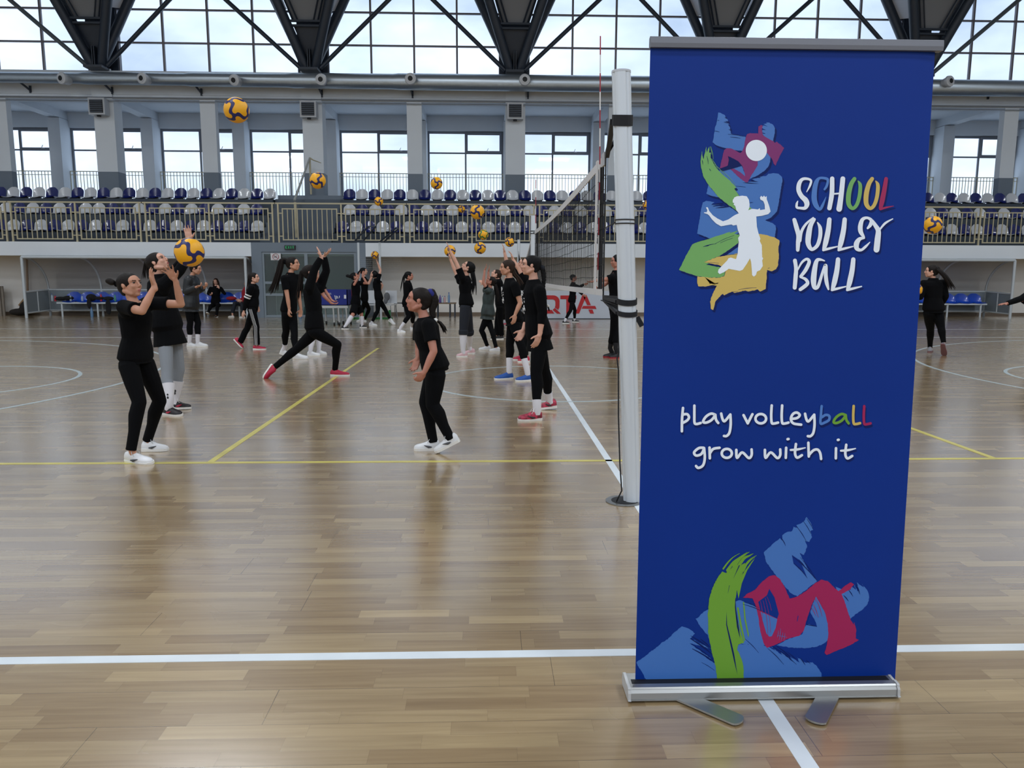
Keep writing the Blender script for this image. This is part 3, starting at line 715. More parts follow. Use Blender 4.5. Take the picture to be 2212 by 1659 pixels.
for pl in ([(740, 380), (800, 340), (888, 545), (815, 545)], [(735, 560), (975, 560), (1000, 620), (708, 614)], [(840, 632), (920, 632), (950, 712), (875, 712)]):
    b2 = pz(pl); b.add(b2.v, b2.f)
b.build('letter_a', M_red, t_)

# ---- ball cart
CY = 21.2; a_ = at(690, 660, CY); c_ = at(750, 626, CY)
t_ = thing('ball_cart', 'blue fabric ball cart on crossed white legs with castors', 'cart', (a_.x/2+c_.x/2, CY, 0))
M_cart = mat('cart_blue', (16, 34, 120), .7)
b = MB(); x0, x1, z0, z1 = a_.x, c_.x, a_.z, c_.z; dpt = .6
b.box((x0, CY, z0), (x1, CY+.02, z1)); b.box((x0, CY+dpt, z0), (x1, CY+dpt+.02, z1)); b.box((x0, CY, z0), (x0+.02, CY+dpt, z1)); b.box((x1-.02, CY, z0), (x1, CY+dpt, z1)); b.box((x0, CY, z0), (x1, CY+dpt, z0+.02)); b.build('fabric_bin', M_cart, t_)
b = MB(); xm = (x0+x1)/2
for y in (CY+.02, CY+dpt):
    for xx in (x0+.03, xm-.02, xm+.12, x1-.05): b.tube([(xx, y, z0+.02), (xx+.02, y, .06)], .02, 8)
b.box((x0, CY, z0-.07), (x1, CY+.03, z0)); b.build('legs_frame', mat('cart_leg_white', (176, 178, 178), .4), t_)
for y in (CY+.02, CY+dpt):
    for xx in (x0+.05, xm, xm+.14, x1-.03):
        b = MB(); b.tube([(xx-.015, y, .045), (xx+.02, y, .045)], .045, 12, axis=Vector((0, 0, 1))); b.build('castor', M_blk, t_, smooth=True)
M_wp = mat('white_print', (205, 208, 216), .6)
b = MB(); word(b, 'VOLLEYBALL', (x0+.02, CY-.008, z1-.12), .022, .04, .008, 1.5); word(b, '2024', (x0+.16, CY-.008, z1-.18), .022, .04, .008, 1.5); b.build('lettering', M_wp, t_)
b = MB(); e0 = at(723, 638, CY-.01)
for pl in ([(0, 0), (.02, -.11), (.04, -.13)], [(.04, -.01), (.05, -.09), (.12, -.07), (.13, -.01)], [(.07, -.02), (.075, -.07)]):
    for u, v in zip(pl[:-1], pl[1:]): b.bar((e0.x+u[0], CY-.008, e0.z+u[1]), (e0.x+v[0], CY-.008, e0.z+v[1]), .018, .006)
b.build('emblem', M_wp, t_)
b = MB(); e1 = at(743, 637, CY); e2 = at(748, 645, CY); b.box((e1.x, CY-.008, e2.z), (e2.x, CY, e1.z)); b.build('white_label', M_wp, t_)
p = at(754, 637, CY+.5); lump('red_bag', [((p.x, CY+.9, p.z), (.09, .12, .14))], mat('dark_red_cloth', (90, 10, 22), .9), 'dark red bag hanging on the right side of the blue ball cart', 'bag')

# ---- white chairs, table and small things by the far wall
def plastic_chair(px, py, label, rot=0):
    p = at(px, 680, 24.72); t_ = thing('plastic_chair', label, 'chair', (0, 0, 0), 'white plastic chairs')
    b = MB(); b.box((-.22, -.2, .42), (.22, .22, .45)); b.build('seat', M_swhite, t_)
    b = MB(); b.prism([(-.22, .22, .47), (.22, .22, .47), (.2, .26, .88), (-.2, .26, .88)], (0, .02, 0)); b.build('backrest', M_swhite, t_)
    for sx, sy in ((-1,-1),(1,-1),(1,1),(-1,1)):
        b = MB(); b.tube([(sx*.19, sy*.18, .43), (sx*.23, sy*.22, 0)], .015, 8); b.build('leg', mat('chrome_leg', (150, 150, 150), .3, metal=.8), t_)
    t_.location = (p.x, 24.72, 0); t_.rotation_euler.z = rot
    return t_
plastic_chair(800, 680, 'white plastic chair behind the girl in black shorts, left of its twin', .1)
plastic_chair(838, 680, 'white plastic chair with a grey bag on its back, by the far wall', -.35)
p = at(834, 641, 24.6); lump('grey_bag', [((p.x, 24.82, p.z), (.1, .08, .14)), ((p.x-.04, 24.8, p.z-.14), (.07, .06, .1))], mat('grey_cloth', (96, 98, 102), .9), 'grey bag hanging over the back of the right white chair', 'bag')
b = MB(); p = at(866, 660, 25.6); b.box((p.x-.2, 25.4, .44), (p.x+.15, 25.8, .47)); 
for s_ in (-.18, .13):
    for y in (25.42, 25.78): b.tube([(p.x+s_, y, .44), (p.x+s_, y, 0)], .012, 6)
o = b.build('small_stool', mat('stool_grey', (96, 100, 104), .5)); tag(o, 'low grey metal stool right of the white chairs', 'stool')
p0, p1 = at(931, 658, 25.4), at(985, 658, 25.4)
t_ = thing('side_table', 'low wooden table with dark metal legs by the far wall', 'table', ((p0.x+p1.x)/2, 25.5, 0))
b = MB(); b.box((p0.x, 25.2, .44), (p1.x, 25.8, .475)); b.build('tabletop', mat('table_oak', (112, 94, 74), .5), t_)
for xx in (p0.x+.04, p0.x+.22, p1.x-.2, p1.x-.04):
    b = MB()
    for y in (25.24, 25.76): b.box((xx-.015, y-.015, 0), (xx+.015, y+.015, .44))
    b.box((xx-.015, 25.24, .015), (xx+.015, 25.76, .045)); b.build('leg_frame', M_dsteel, t_)
for px, m, h, lb in ((944, C_clear, .22, 'small clear bottle at the left end of the low table'), (951, C_purple, .25, 'purple bottle on the low table'), (956, C_clear, .22, 'clear bottle right of the purple one on the low table'), (961, C_pink, .22, 'pale pink bottle on the low table'), (970, C_blue, .34, 'tall blue water bottle at the right end of the low table')):
    p = at(px, 655, 25.5); bottle(p.x, 25.45, .475, h, .04, m, lb)
# green floor dollies
for k, (pa, pb, py) in enumerate(((766, 795, 687), (813, 850, 687))):
    q = fl((pa+pb)/2, py); x0, x1 = at(pa, py, 24.6).x, at(pb, py, 24.6).x
    b = MB(); b.box((x0, 24.3, 0), (x1, 24.4, .05)); b.box((x0, 24.12, 0), (x0+.06, 24.3, .05)); b.box((x1-.1, 24.12, 0), (x1-.04, 24.3, .05)); b.box((x1-.12, 24.32, .05), (x1-.06, 24.38, .28))
    o = b.build('green_base', mat('green_steel', (24, 110, 50), .5)); tag(o, 'low green steel base on the floor, %s of the pair by the far wall' % ('left' if k == 0 else 'right'), 'base', 'green bases')
# two white posts with black slanting frames and a pale net
YP = 24.0
for k, (pxp, fr) in enumerate(((774, [(767, 520), (796, 489), (812, 489), (786, 519)]), (820, [(821, 522), (856, 492), (861, 494), (830, 522)]))):
    p = at(pxp, 530, YP)
    t_ = thing('net_post', 'white post with a black slanting frame on top, %s of two by the far wall' % ('left' if k == 0 else 'right'), 'post', (p.x, YP, 0), 'posts with slanting frames')
    b = MB(); b.box((p.x-.03, YP-.03, 0), (p.x+.03, YP+.03, at(pxp, 524, YP).z)); b.build('post', M_tube, t_)
    b = MB(); q = [at(u, v, YP) for u, v in fr]
    q[1] = at(*fr[1], YP-.5); q[2] = at(*fr[2], YP-.5)
    for i in range(4): b.bar(q[i], q[(i+1) % 4], .035)
    b.build('slanting_frame', M_dsteel, t_)
b = MB()
def netgrid(b, P00, P10, P11, P01, nu, nv, r, flat=False):
    for i in range(nu+1):
        s = i/nu; a_ = P00.lerp(P10, s); c_ = P01.lerp(P11, s); b.tube([a_, c_], r, 4)
    for j in range(nv+1):
        s = j/nv; a_ = P00.lerp(P01, s); c_ = P10.lerp(P11, s); b.tube([a_, c_], r, 4)
netgrid(b, at(776, 556, YP), at(868, 556, YP), at(868, 582, YP), at(776, 582, YP), 30, 6, .0013)
o = b.build('practice_net', mat('pale_string', (170, 172, 170), .8)); tag(o, 'pale loose string net hanging beside the two white posts', 'net')

# ================================================================ court lines
M_lw = mat('white_line_paint', (214, 222, 228), .28, var=.05, vscale=6); M_ly = mat('yellow_line_paint', (200, 188, 96), .28, var=.12, vscale=3); M_lb = mat('pale_blue_line_paint', (172, 184, 188), .28)
def line(P, w, m, label, z=.0015):
    P = [Vector((p[0], p[1], 0)) for p in P]; vs = []; n_ = len(P)
    for i, p in enumerate(P):
        d = (P[min(i+1, n_-1)]-P[max(i-1, 0)]).normalized(); s = Vector((-d.y, d.x, 0))*w/2
        vs += [p-s, p+s]
    b = MB(); top = [v+Vector((0, 0, z)) for v in vs]
    b.add([v+Vector((0,0,.0002)) for v in vs]+top, [(2*i+2*n_, 2*i+2+2*n_, 2*i+3+2*n_, 2*i+1+2*n_) for i in range(n_-1)]+[(2*i, 2*i+1, 2*i+3, 2*i+2) for i in range(n_-1)]+[(2*i, 2*i+2, 2*i+2+2*n_, 2*i+2*n_) for i in range(n_-1)]+[(2*i+1, 2*i+1+2*n_, 2*i+3+2*n_, 2*i+3) for i in range(n_-1)])
    o = b.build('court_line', m); return tag(o, label, 'floor line', 'court lines')
XC = .9256; YS = 5.655; YW = 2.677
line([(-20, YS), (20, YS)], .05, M_ly, 'yellow sideline crossing the whole width at the feet of the front girls')
line([(XC, -2), (XC, YS+9)], .052, M_lw, 'white centre line running away under the net')
line([(-20, YW), (20, YW)], .052, M_lw, 'near white line crossing the floor in front of the roll-up banner', .0019)
line([(XC-3, YS), (XC-3, YS+9)], .05, M_ly, 'yellow attack line slanting away on the left court', .0022)
line([(XC+3, YS), (XC+3, YS+9)], .05, M_ly, 'yellow attack line slanting away right of the banner', .0022)
line([(-20, 17.2), (20, 17.2)], .045, M_lw, 'faint white far line crossing the floor'); line([(-20, 19.8), (20, 19.8)], .045, M_lw, 'faint white line near the far wall')
def circ(c, r, a0, a1, m, lb, w=.05, n=48, z=.0027): line([(c[0]+r*math.cos(math.radians(a0+(a1-a0)*i/n)), c[1]+r*math.sin(math.radians(a0+(a1-a0)*i/n))) for i in range(n+1)], w, m, lb, z)
circ((.90, 10.05), 1.68, 0, 360, M_lb, 'pale centre circle on the floor under the net')
circ((13.1, 10.1), 6.4, 90, 270, M_lb, 'wide pale arc on the floor behind the running girl on the right', z=.0031)
circ((9.06, 10.05), 1.68, 0, 360, M_lb, 'small pale circle at the right edge of the floor', z=.0035)
circ((-7.22, 10.08), 1.70, 0, 360, M_lb, 'small pale circle on the left side of the floor', z=.0031)
circ((-11.0, 10.1), 6.3, -90, 90, M_lb, 'wide pale arc on the left side of the floor', z=.0035)

# ================================================================ near net post
M_post = mat('white_post_enamel', (206, 214, 222), .25, coat=.5)
PB = Vector((.905, 4.60, 0)); PT = Vector((.778, 4.60, 2.552))
t_ = thing('net_post', 'tall white volleyball post in front, beside the roll-up banner', 'post', PB)
b = MB(); ring_n = 40; rings = []
for P_ in (PB, PT):
    rr = []
    for k in range(ring_n):
        a = 2*math.pi*k/ring_n; r = .0545-(.006 if (k % 10) in (3, ) else 0)
        rr.append(P_+Vector((r*math.cos(a), r*math.sin(a), 0)))
    rings.append(rr)
b.loft(rings); b.build('tube', M_post, t_, smooth=True)
b = MB(); b.tube([PT, PT+Vector((0, 0, .012))], .056, 30); b.build('top_cap', mat('post_cap', (190, 196, 204), .35), t_, smooth=True)
b = MB(); b.tube([(PB.x-.05, PB.y, .001), (PB.x-.05, PB.y, .006)], .115, 36); b.build('socket_ring', mat('socket_steel', (140, 140, 138), .35, metal=.7), t_)
b = MB(); b.tube([(PB.x-.045, PB.y, .006), (PB.x-.045, PB.y, .008)], .085, 30); b.build('socket_hole', M_blk, t_)
def postx(z): return PB.lerp(PT, z/2.552)
# ---- the net
NX = XC; n0y, n1y = 6.12, 14.9
def nz(y, top=True):
    s = (y-n0y)/(n1y-n0y); return (2.335-.10*math.sin(math.pi*s)*.5-.1*s) if top else (1.235-.02*math.sin(math.pi*s))
net = thing('volleyball_net', 'black volleyball net with white bands stretched away beside the banner', 'net', (NX, (n0y+n1y)/2, 1.24))
M_band = mat('white_net_band', (200, 200, 202), .7); M_str = mat('black_net_string', (14, 15, 18), .8); M_webb = mat('black_webbing', (16, 17, 22), .8)
def strip(b, pts_top, pts_bot, t=.004):
    n_ = len(pts_top); vs = [Vector(p)+Vector((o_, 0, 0)) for o_ in (-t, t) for p in list(pts_top)+list(pts_bot)]
    m_ = 2*n_; fs = []
    for i in range(n_-1): fs += [(i, i+1, n_+i+1, n_+i), (m_+i+1, m_+i, m_+n_+i, m_+n_+i+1), (i+1, i, m_+i, m_+i+1), (n_+i, n_+i+1, m_+n_+i+1, m_+n_+i)]
    fs += [(0, n_, m_+n_, m_), (n_-1, m_+n_-1, m_+2*n_-1, 2*n_-1)]
    b.add(vs, fs)
ys = [n0y+(n1y-n0y)*i/20 for i in range(21)]
b = MB(); strip(b, [(NX, y, nz(y)) for y in ys], [(NX, y, nz(y)-.07) for y in ys]); b.build('top_band', M_band, net)
b = MB(); strip(b, [(NX, y, nz(y, False)+.05) for y in ys], [(NX, y, nz(y, False)) for y in ys], .008); b.build('bottom_band', M_band, net)
b = MB(); nv = 88
for i in range(nv+1):
    y = n0y+(n1y-n0y)*i/nv; b.tube([(NX+random.uniform(-.004, .004), y, nz(y)-.07), (NX, y, nz(y, False)+.04)], .0028, 4)
for j in range(1, 10):
    s = j/10; b.tube([(NX+random.uniform(-.004, .004), y, (nz(y)-.07)*(1-s)+(nz(y, False)+.05)*s+random.uniform(-.008, .008)) for y in ys], .0026, 4)
b.build('mesh_strings', M_str, net)
b = MB(); strip(b, [(NX-.006, n0y+.36, nz(n0y)), (NX-.006, n0y+.46, nz(n0y))], [(NX-.006, n0y+.36, nz(n0y, False)), (NX-.006, n0y+.46, nz(n0y, False))]); b.build('side_tape', M_band, net)
b = MB(); strip(b, [(NX+.006, n0y+.1, nz(n0y)-.07), (NX+.006, n0y+.31, nz(n0y)-.07)], [(NX+.006, n0y+.1, nz(n0y, False)+.05), (NX+.006, n0y+.31, nz(n0y, False)+.05)]); b.build('black_side_sleeve', M_webb, net)
b = MB(); b.tube([(NX, n0y-.03, nz(n0y)-.02), (NX, n0y-.03, nz(n0y, False)-.02)], .006, 8); b.build('side_cord', M_str, net)
b = MB(); b.box((NX-.012, n0y-.02, nz(n0y)-.09), (NX+.006, n0y+.12, nz(n0y)+.01)); b.build('corner_patch', mat('patch_grey', (170, 172, 178), .6), net)
# straps round the near post
def strap(zc, h, zn, name='strap', lab='x', loops=1):
    b = MB(); c = postx(zc); r = .058
    E_ = Vector((NX, n0y-.02, zn)); rings_t = []; rings_b = []
    a0, a1 = math.radians(150), math.radians(-170+0)
    path = [E_+Vector((-.005, 0, 0))]+[c+Vector((r*math.cos(a), r*math.sin(a), .012*math.sin(a))) for a in [math.radians(120+ (300*k/14)) for k in range(15)]]+[E_+Vector((.005, 0, -.01))]
    n_ = len(path); hh = [h*.45]+[h/2]*(n_-2)+[h*.3]
    vs = [p+Vector((0, 0, q)) for p, q in zip(path, hh)]+[p-Vector((0, 0, q)) for p, q in zip(path, hh)]
    ce = c; off = [((p-Vector((c.x, c.y, p.z))).normalized()*.003) for p in path]
    vs2 = [v+off[i % n_] for i, v in enumerate(vs)]
    fs = []
    for i in range(n_-1): fs += [(i, i+1, n_+i+1, n_+i), (2*n_+i+1, 2*n_+i, 3*n_+i, 3*n_+i+1), (i, 2*n_+i, 2*n_+i+1, i+1), (n_+i, n_+i+1, 3*n_+i+1, 3*n_+i)]
    b.add(vs+vs2, fs); q_ = c+Vector((-.052, .03, 0)); b.bar(E_+Vector((.012, 0, -.01)), q_+Vector((0, 0, -.004)), .03, h*.55); o = b.build(name, M_webb); return tag(o, lab, 'strap', 'net straps')
strap(2.29, .062, 2.325, lab='wide black strap tying the top of the net round the white post')
strap(1.245, .034, 1.225, lab='black webbing strap round the post at the bottom corner of the net')
strap(1.175, .03, 1.21, lab='lower black webbing strap round the post, just below its twin')
b = MB()
for dz_ in (0, .022):
    c = postx(1.70+dz_); b.tube([c+Vector((.058*math.cos(a), .058*math.sin(a), 0)) for a in [2*math.pi*k/24 for k in range(25)]], .0035, 6)
b.tube([postx(1.71)+Vector((-.055, .02, 0)), (NX, n0y-.02, 1.76)], .004, 6); o = b.build('tie_cord', M_webb, smooth=True); tag(o, 'thin black cord looped twice round the middle of the white post', 'cord')
b = MB(); q = [Vector((NX-.02, n0y-.05, 1.2)), at(1337, 660, 4.62), at(1337, 760, 4.6), at(1333, 775, 4.58), at(1336, 800, 4.58), at(1336, 900, 4.56), at(1339, 1000, 4.54), at(1343, 1060, 4.52), Vector((.80, 4.56, .012))]
b.tube(q, .0045, 7); o = b.build('hanging_cord', M_webb, smooth=True); tag(o, 'thin black cord hanging from the net corner down to the post socket', 'cord')
b = MB(); c = postx(1.15); b.bar(c+Vector((.055, -.02, 0)), c+Vector((.085, -.03, -.055)), .012, .03); o = b.build('strap_tail', M_webb); tag(o, 'short loose black strap end sticking out right of the post', 'strap')
# antenna
ya = 6.3; t_ = thing('net_antenna', 'red and white striped antenna rising from the near end of the net', 'antenna', (NX-.02, ya, 2.3))
za0, za1 = 1.3, at(1297, 78, ya).z; n_ = 14; xt = at(1297, 78, ya).x
M_ar = mat('antenna_red', (150, 20, 40), .4); M_aw = mat('antenna_white', (215, 215, 215), .4)
for k in range(n_):
    s0, s1 = k/n_, (k+1)/n_
    f = lambda s_: Vector((NX-.015+(xt-NX+.015)*max(0, s_-.45)/.55, ya, za0+(za1-za0)*s_))
    b = MB(); b.tube([f(s0), f(s1)], .005, 8); b.build('band_%s' % ('white' if k % 2 == 0 else 'red'), M_aw if k % 2 == 0 else M_ar, t_, smooth=True)
# far post and its pad
FPp = Vector((at(1152, 520, 15.9).x, 15.9, 0)); zt3 = at(1152, 467, 15.9).z
t_ = thing('net_post', 'white volleyball post at the far end of the net, behind the braided girl', 'post', FPp)
b = MB(); b.tube([FPp, FPp+Vector((0, 0, zt3))], .055, 20); b.build('tube', M_post, t_, smooth=True)
b = MB(); b.tube([FPp+Vector((0, 0, zt3)), FPp+Vector((0, 0, zt3+.01))], .056, 20); b.build('top_cap', M_post, t_)
b = MB(); 
for z in (2.28, 2.23): b.tube([FPp+Vector((.06*math.cos(a), .06*math.sin(a), z)) for a in [2*math.pi*k/16 for k in range(17)]], .008, 6)
b.tube([FPp+Vector((0, -.06, 2.25)), (NX, n1y, nz(n1y)-.03)], .008, 6); o = b.build('tie_cord', M_webb); tag(o, 'black cord tying the far end of the net to the far post', 'cord')
b = MB(); b.tube([FPp+Vector((.085, -.02, 0.3)), FPp+Vector((.085, -.02, zt3-.1))], .018, 8); o = b.build('winch_strap', M_webb, t_)
t_ = thing('net_antenna', 'red and white antenna at the far end of the net', 'antenna', (NX, 14.7, 2.2))
for k in range(6):
    b = MB(); b.tube([(NX, 14.7, 2.2+k*.16), (NX, 14.7, 2.36+k*.16)], .007, 6); b.build('band_%s' % ('white' if k % 2 == 0 else 'red'), M_aw if k % 2 == 0 else M_ar, t_)
# second, slack net going on behind
net2 = thing('volleyball_net', 'second slack net hanging from the far post towards the far wall', 'net', (NX, 20, 1.3))
ys2 = [16.0+.5*i for i in range(15)]
def z2(y): s = (y-16)/7.0; return 2.28-.55*math.sin(math.pi*min(1, s*.95))*.9-.1*s
def x2(y): return NX+.02
b = MB(); strip(b, [(x2(y), y, z2(y)) for y in ys2], [(x2(y), y, z2(y)-.07) for y in ys2]); b.build('top_band', M_band, net2)
b = MB()
for i in range(71):
    y = 16+7*i/70; b.tube([(x2(y), y, z2(y)-.07), (x2(y), y, z2(y)-1.0)], .0022, 4)
for j in range(1, 9): b.tube([(x2(y), y, z2(y)-.07-j*.11) for y in ys2], .0022, 4)
b.build('mesh_strings', M_str, net2)
p3 = Vector((NX+.05, 23.6, 0)); t_ = thing('net_post', 'thin white post by the far wall behind the second net', 'post', p3)
b = MB(); b.tube([p3, p3+Vector((0, 0, 2.45))], .045, 14); b.build('tube', M_post, t_, smooth=True)
b = MB(); b.box((p3.x-.02, 23.58, 2.3), (p3.x+.35, 23.62, 2.34)); b.build('arm', M_post, t_)

# ================================================================ volleyballs
def ball_mat(name, rgb2):
    m = bpy.data.materials.new(name); m.use_nodes = True; t = m.node_tree; p_ = t.nodes['Principled BSDF']; p_.inputs['Roughness'].default_value = .45
    at_ = t.nodes.new('ShaderNodeAttribute'); at_.attribute_name = 'seam'
    mr = t.nodes.new('ShaderNodeMapRange'); mr.inputs[1].default_value = -.012; mr.inputs[2].default_value = .012
    mx = t.nodes.new('ShaderNodeMix'); mx.data_type = 'RGBA'; mx.inputs[6].default_value = (*lin((232, 168, 16)), 1); mx.inputs[7].default_value = (*lin(rgb2), 1)
    t.links.new(at_.outputs['Fac'], mr.inputs[0]); t.links.new(mr.outputs[0], mx.inputs[0]); t.links.new(mx.outputs[2], p_.inputs['Base Color'])
    vo = t.nodes.new('ShaderNodeTexVoronoi'); vo.inputs['Scale'].default_value = 160; co = t.nodes.new('ShaderNodeTexCoord'); bp = t.nodes.new('ShaderNodeBump'); bp.inputs['Strength'].default_value = .25; bp.inputs['Distance'].default_value = .002
    t.links.new(co.outputs['Object'], vo.inputs['Vector']); t.links.new(vo.outputs['Distance'], bp.inputs['Height']); t.links.new(bp.outputs[0], p_.inputs['Normal'])
    return m
def ball_mesh(name, m2, sub=5):
    import bmesh
    bm = bmesh.new(); bmesh.ops.create_icosphere(bm, subdivisions=sub, radius=.105)
    for f in bm.faces: f.smooth = True
    me = bpy.data.meshes.new(name); bm.to_mesh(me); bm.free()
    at_ = me.attributes.new('seam', 'FLOAT', 'POINT')
    for v in me.vertices:
        c = v.co.normalized(); a = [abs(q) for q in c]; i, j, k_ = sorted(range(3), key=lambda q: -a[q])
        wv = .23*math.sin(c[k_]/.58*math.pi)*(1 if c[i]*c[j] > 0 else -1)*(-1 if k_ == 1 else 1)
        sd = a[min(i, j)]-a[max(i, j)]
        at_.data[v.index].value = max(.22-abs(sd+wv), .25-(a[i]-a[k_]))
    me.materials.append(m2); return me
ballm = ball_mesh('volleyball', ball_mat('ball_yellow_navy', (16, 22, 88)), 6); ballg = ball_mesh('volleyball_green', ball_mat('ball_yellow_green', (14, 104, 56)), 5)
BALLS = [(409, 545, 5.75, 'large yellow and navy volleyball in the air just above the front left girl\'s hands'),
 (511, 238, 6.85, 'yellow and navy volleyball high up in front of the gallery soffit'), (686, 390, 10.3, 'yellow and navy volleyball in the air beside the leaning pole'),
 (943, 396, 13.8, 'yellow and navy volleyball in front of the gallery windows above the top seat row'), (818, 435, 18.5, 'dark looking volleyball at the top rail of the balcony railing'),
 (997, 452, 22.5, 'small volleyball in front of the balcony railing, left of a larger one'), (1031, 458, 11.4, 'volleyball in front of the middle seat row, right of a tiny one'),
 (1044, 507, 16.0, 'yellow and green volleyball in the air in front of the balcony railing'), (1037, 536, 13.8, 'volleyball in front of the white balcony fascia below the green one'),
 (1101, 523, 17.2, 'volleyball just above raised hands left of the far net post'), (972, 542, 14.2, 'volleyball behind the raised arms of the girl with white socks'),
 (810, 551, 21.0, 'volleyball held up on one hand by the striding girl at the back'), (2015, 486, 9.2, 'yellow and navy volleyball in the air right of the roll-up banner'),
 (1399, 443, 16.5, 'volleyball half hidden behind the left edge of the roll-up banner'), (1979, 626, 13.1, 'volleyball held against the chest of the girl running away on the right')]
for i, (px, py, Y, lb) in enumerate(BALLS):
    o = bpy.data.objects.new('volleyball', ballg if 'green' in lb and 'below' not in lb else ballm); COL.objects.link(o); o.location = at(px, py, Y)
    o.rotation_euler = (i*1.3+.4, i*2.1+.9, i*.7); tag(o, lb, 'ball', 'volleyballs')
# ================================================================ roll-up banner
BY = 2.40
bn = thing('roll_up_banner', 'tall blue roll-up banner with SCHOOL VOLLEY BALL lettering standing in front on the right', 'banner', (.94, BY, 0))
M_sheet = mat('banner_blue_vinyl', (0, 46, 134), .5, spec=.2, bump=.12, bscale=5, var=.05, vscale=1.5)
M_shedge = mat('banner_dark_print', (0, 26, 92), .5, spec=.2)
M_lblue = mat('print_light_blue', (62, 114, 190), .45); M_green = mat('print_green', (112, 172, 96), .45); M_green2 = mat('print_lime', (106, 160, 48), .45)
M_crim = mat('print_crimson', (122, 28, 106), .45); M_crim2 = mat('print_raspberry', (158, 16, 84), .45); M_yel = mat('print_ochre', (206, 180, 96), .45)
M_pw = mat('print_white', (232, 242, 255), .45)
TLc, TRc, BLc, BRc = at(1405, 100, BY), at(2021, 118, BY), at(1372, 1481, BY), at(1934, 1481, BY)
TRc.z = TLc.z-.004
def bow(x, z):
    "the sheet's right edge curls back a little, more towards the floor"
    xr = TRc.x+(BRc.x-TRc.x)*(TRc.z-z)/(TRc.z-BRc.z)
    d = max(0.0, x-(xr-.10)); return BY+.35*d*d*10*.12
nx_, nz_ = 30, 24; vs = []; fs = []
for j in range(nz_+1):
    t = j/nz_; l_ = TLc.lerp(BLc, t); r_ = TRc.lerp(BRc, t)
    for i in range(nx_+1):
        p = l_.lerp(r_, i/nx_); vs.append((p.x, bow(p.x, p.z), p.z))
for j in range(nz_):
    for i in range(nx_):
        a = j*(nx_+1)+i; fs.append((a, a+nx_+1, a+nx_+2, a+1))
n0 = len(vs); vs += [(x, y+.0016, z) for x, y, z in vs]; fs += [tuple(reversed([q+n0 for q in f])) for f in fs]
# close the rim
def idb(j, i): return j*(nx_+1)+i
for j in range(nz_): fs += [(idb(j,0), n0+idb(j,0), n0+idb(j+1,0), idb(j+1,0)), (idb(j,nx_), idb(j+1,nx_), n0+idb(j+1,nx_), n0+idb(j,nx_))]
b = MB(); b.add(vs, fs); sheet = b.build('printed_sheet', M_sheet, bn, smooth=True)
a_, c_ = at(1404, 103, BY), at(2034, 84, BY)
b = MB(); prof = [(-.012, 0), (-.014, .012), (-.012, .03), (0, .034), (.012, .03), (.014, .012), (.012, 0)]
x0, x1 = at(1404, 95, BY).x, at(2034, 95, BY).x; zt = at(1404, 104, BY).z
b.loft([[(x, BY+y, zt+z) for y, z in prof] for x in (x0, x1)]); b.build('top_bar', mat('bar_aluminium', (112, 115, 124), .5, metal=.3), bn)
# base cassette
M_alb = mat('cassette_aluminium', (164, 166, 166), .36, metal=.85); M_cap = mat('cassette_end_cap', (178, 180, 182), .45)
x0, x1 = at(1364, 1500, 2.33).x, at(1941, 1500, 2.33).x
prof = [(-.055, .012), (-.066, .02), (-.066, .024), (-.062, .026), (-.06, .06), (-.052, .078), (-.055, .08), (-.05, .088), (-.03, .09), (-.03, .084), (.035, .094), (.05, .08), (.055, .04), (.045, .012)]
prof = [(y, .004+(z-.012)*.58) for y, z in prof]
b = MB(); b.loft([[(x, BY+y, z) for y, z in prof] for x in (x0, x1)]); b.build('base_cassette', M_alb, bn)
for xs_, sg in ((x0, -1), (x1, 1)):
    b = MB(); pr = [(y*1.06, .003+(z-.003)*1.05) for y, z in prof]; b.loft([[(x, BY+y, z) for y, z in pr] for x in (xs_, xs_+sg*.009)]); b.build('end_cap', M_cap, bn)
b = MB(); b.box((x0+.01, BY-.028, .0462), (x1-.01, BY+.004, .0485)); b.build('slot', M_blk, bn)
for (pa, pb) in (((1502, 1522), (1590, 1560)), ((1782, 1522), (1762, 1560))):
    p0 = fl(*pa); p1 = fl(*pb); d = (p1-p0); p0 = p1-d.normalized()*.33; d.normalize(); s = Vector((-d.y, d.x, 0))*.032
    pl = [p0-s, p0+s]+[p1+s*math.cos(a)+d*.02*math.sin(a) for a in [math.pi*k/10 for k in range(11)]]
    pl = [Vector((q.x, q.y, .006)) for q in pl]
    b = MB(); b.prism(pl, (0, 0, .006)); b.build('swivel_foot', M_alb, bn)
b = MB(); b.tube([(.94, BY+.03, .05), (.94, BY+.03, zt+.01)], .011, 10); b.build('support_pole', M_alb, bn, smooth=True)

ZK = {'A': (1450, 230, 6.912), 'B': (1450, 430, 6.635), 'C': (1700, 370, 6.144), 'D': (1455, 860, 4.971), 'E': (1360, 1100, 4.253), 'F': (1600, 1100, 4.253)}
def pxl(k, u, v): ox, oy, s = ZK[k]; return ox+u/s, oy+v/s
def on(px, py, lay):
    p = at(px, py, BY); return Vector((p.x, bow(p.x, p.z)-.0004-.00022*lay, p.z))
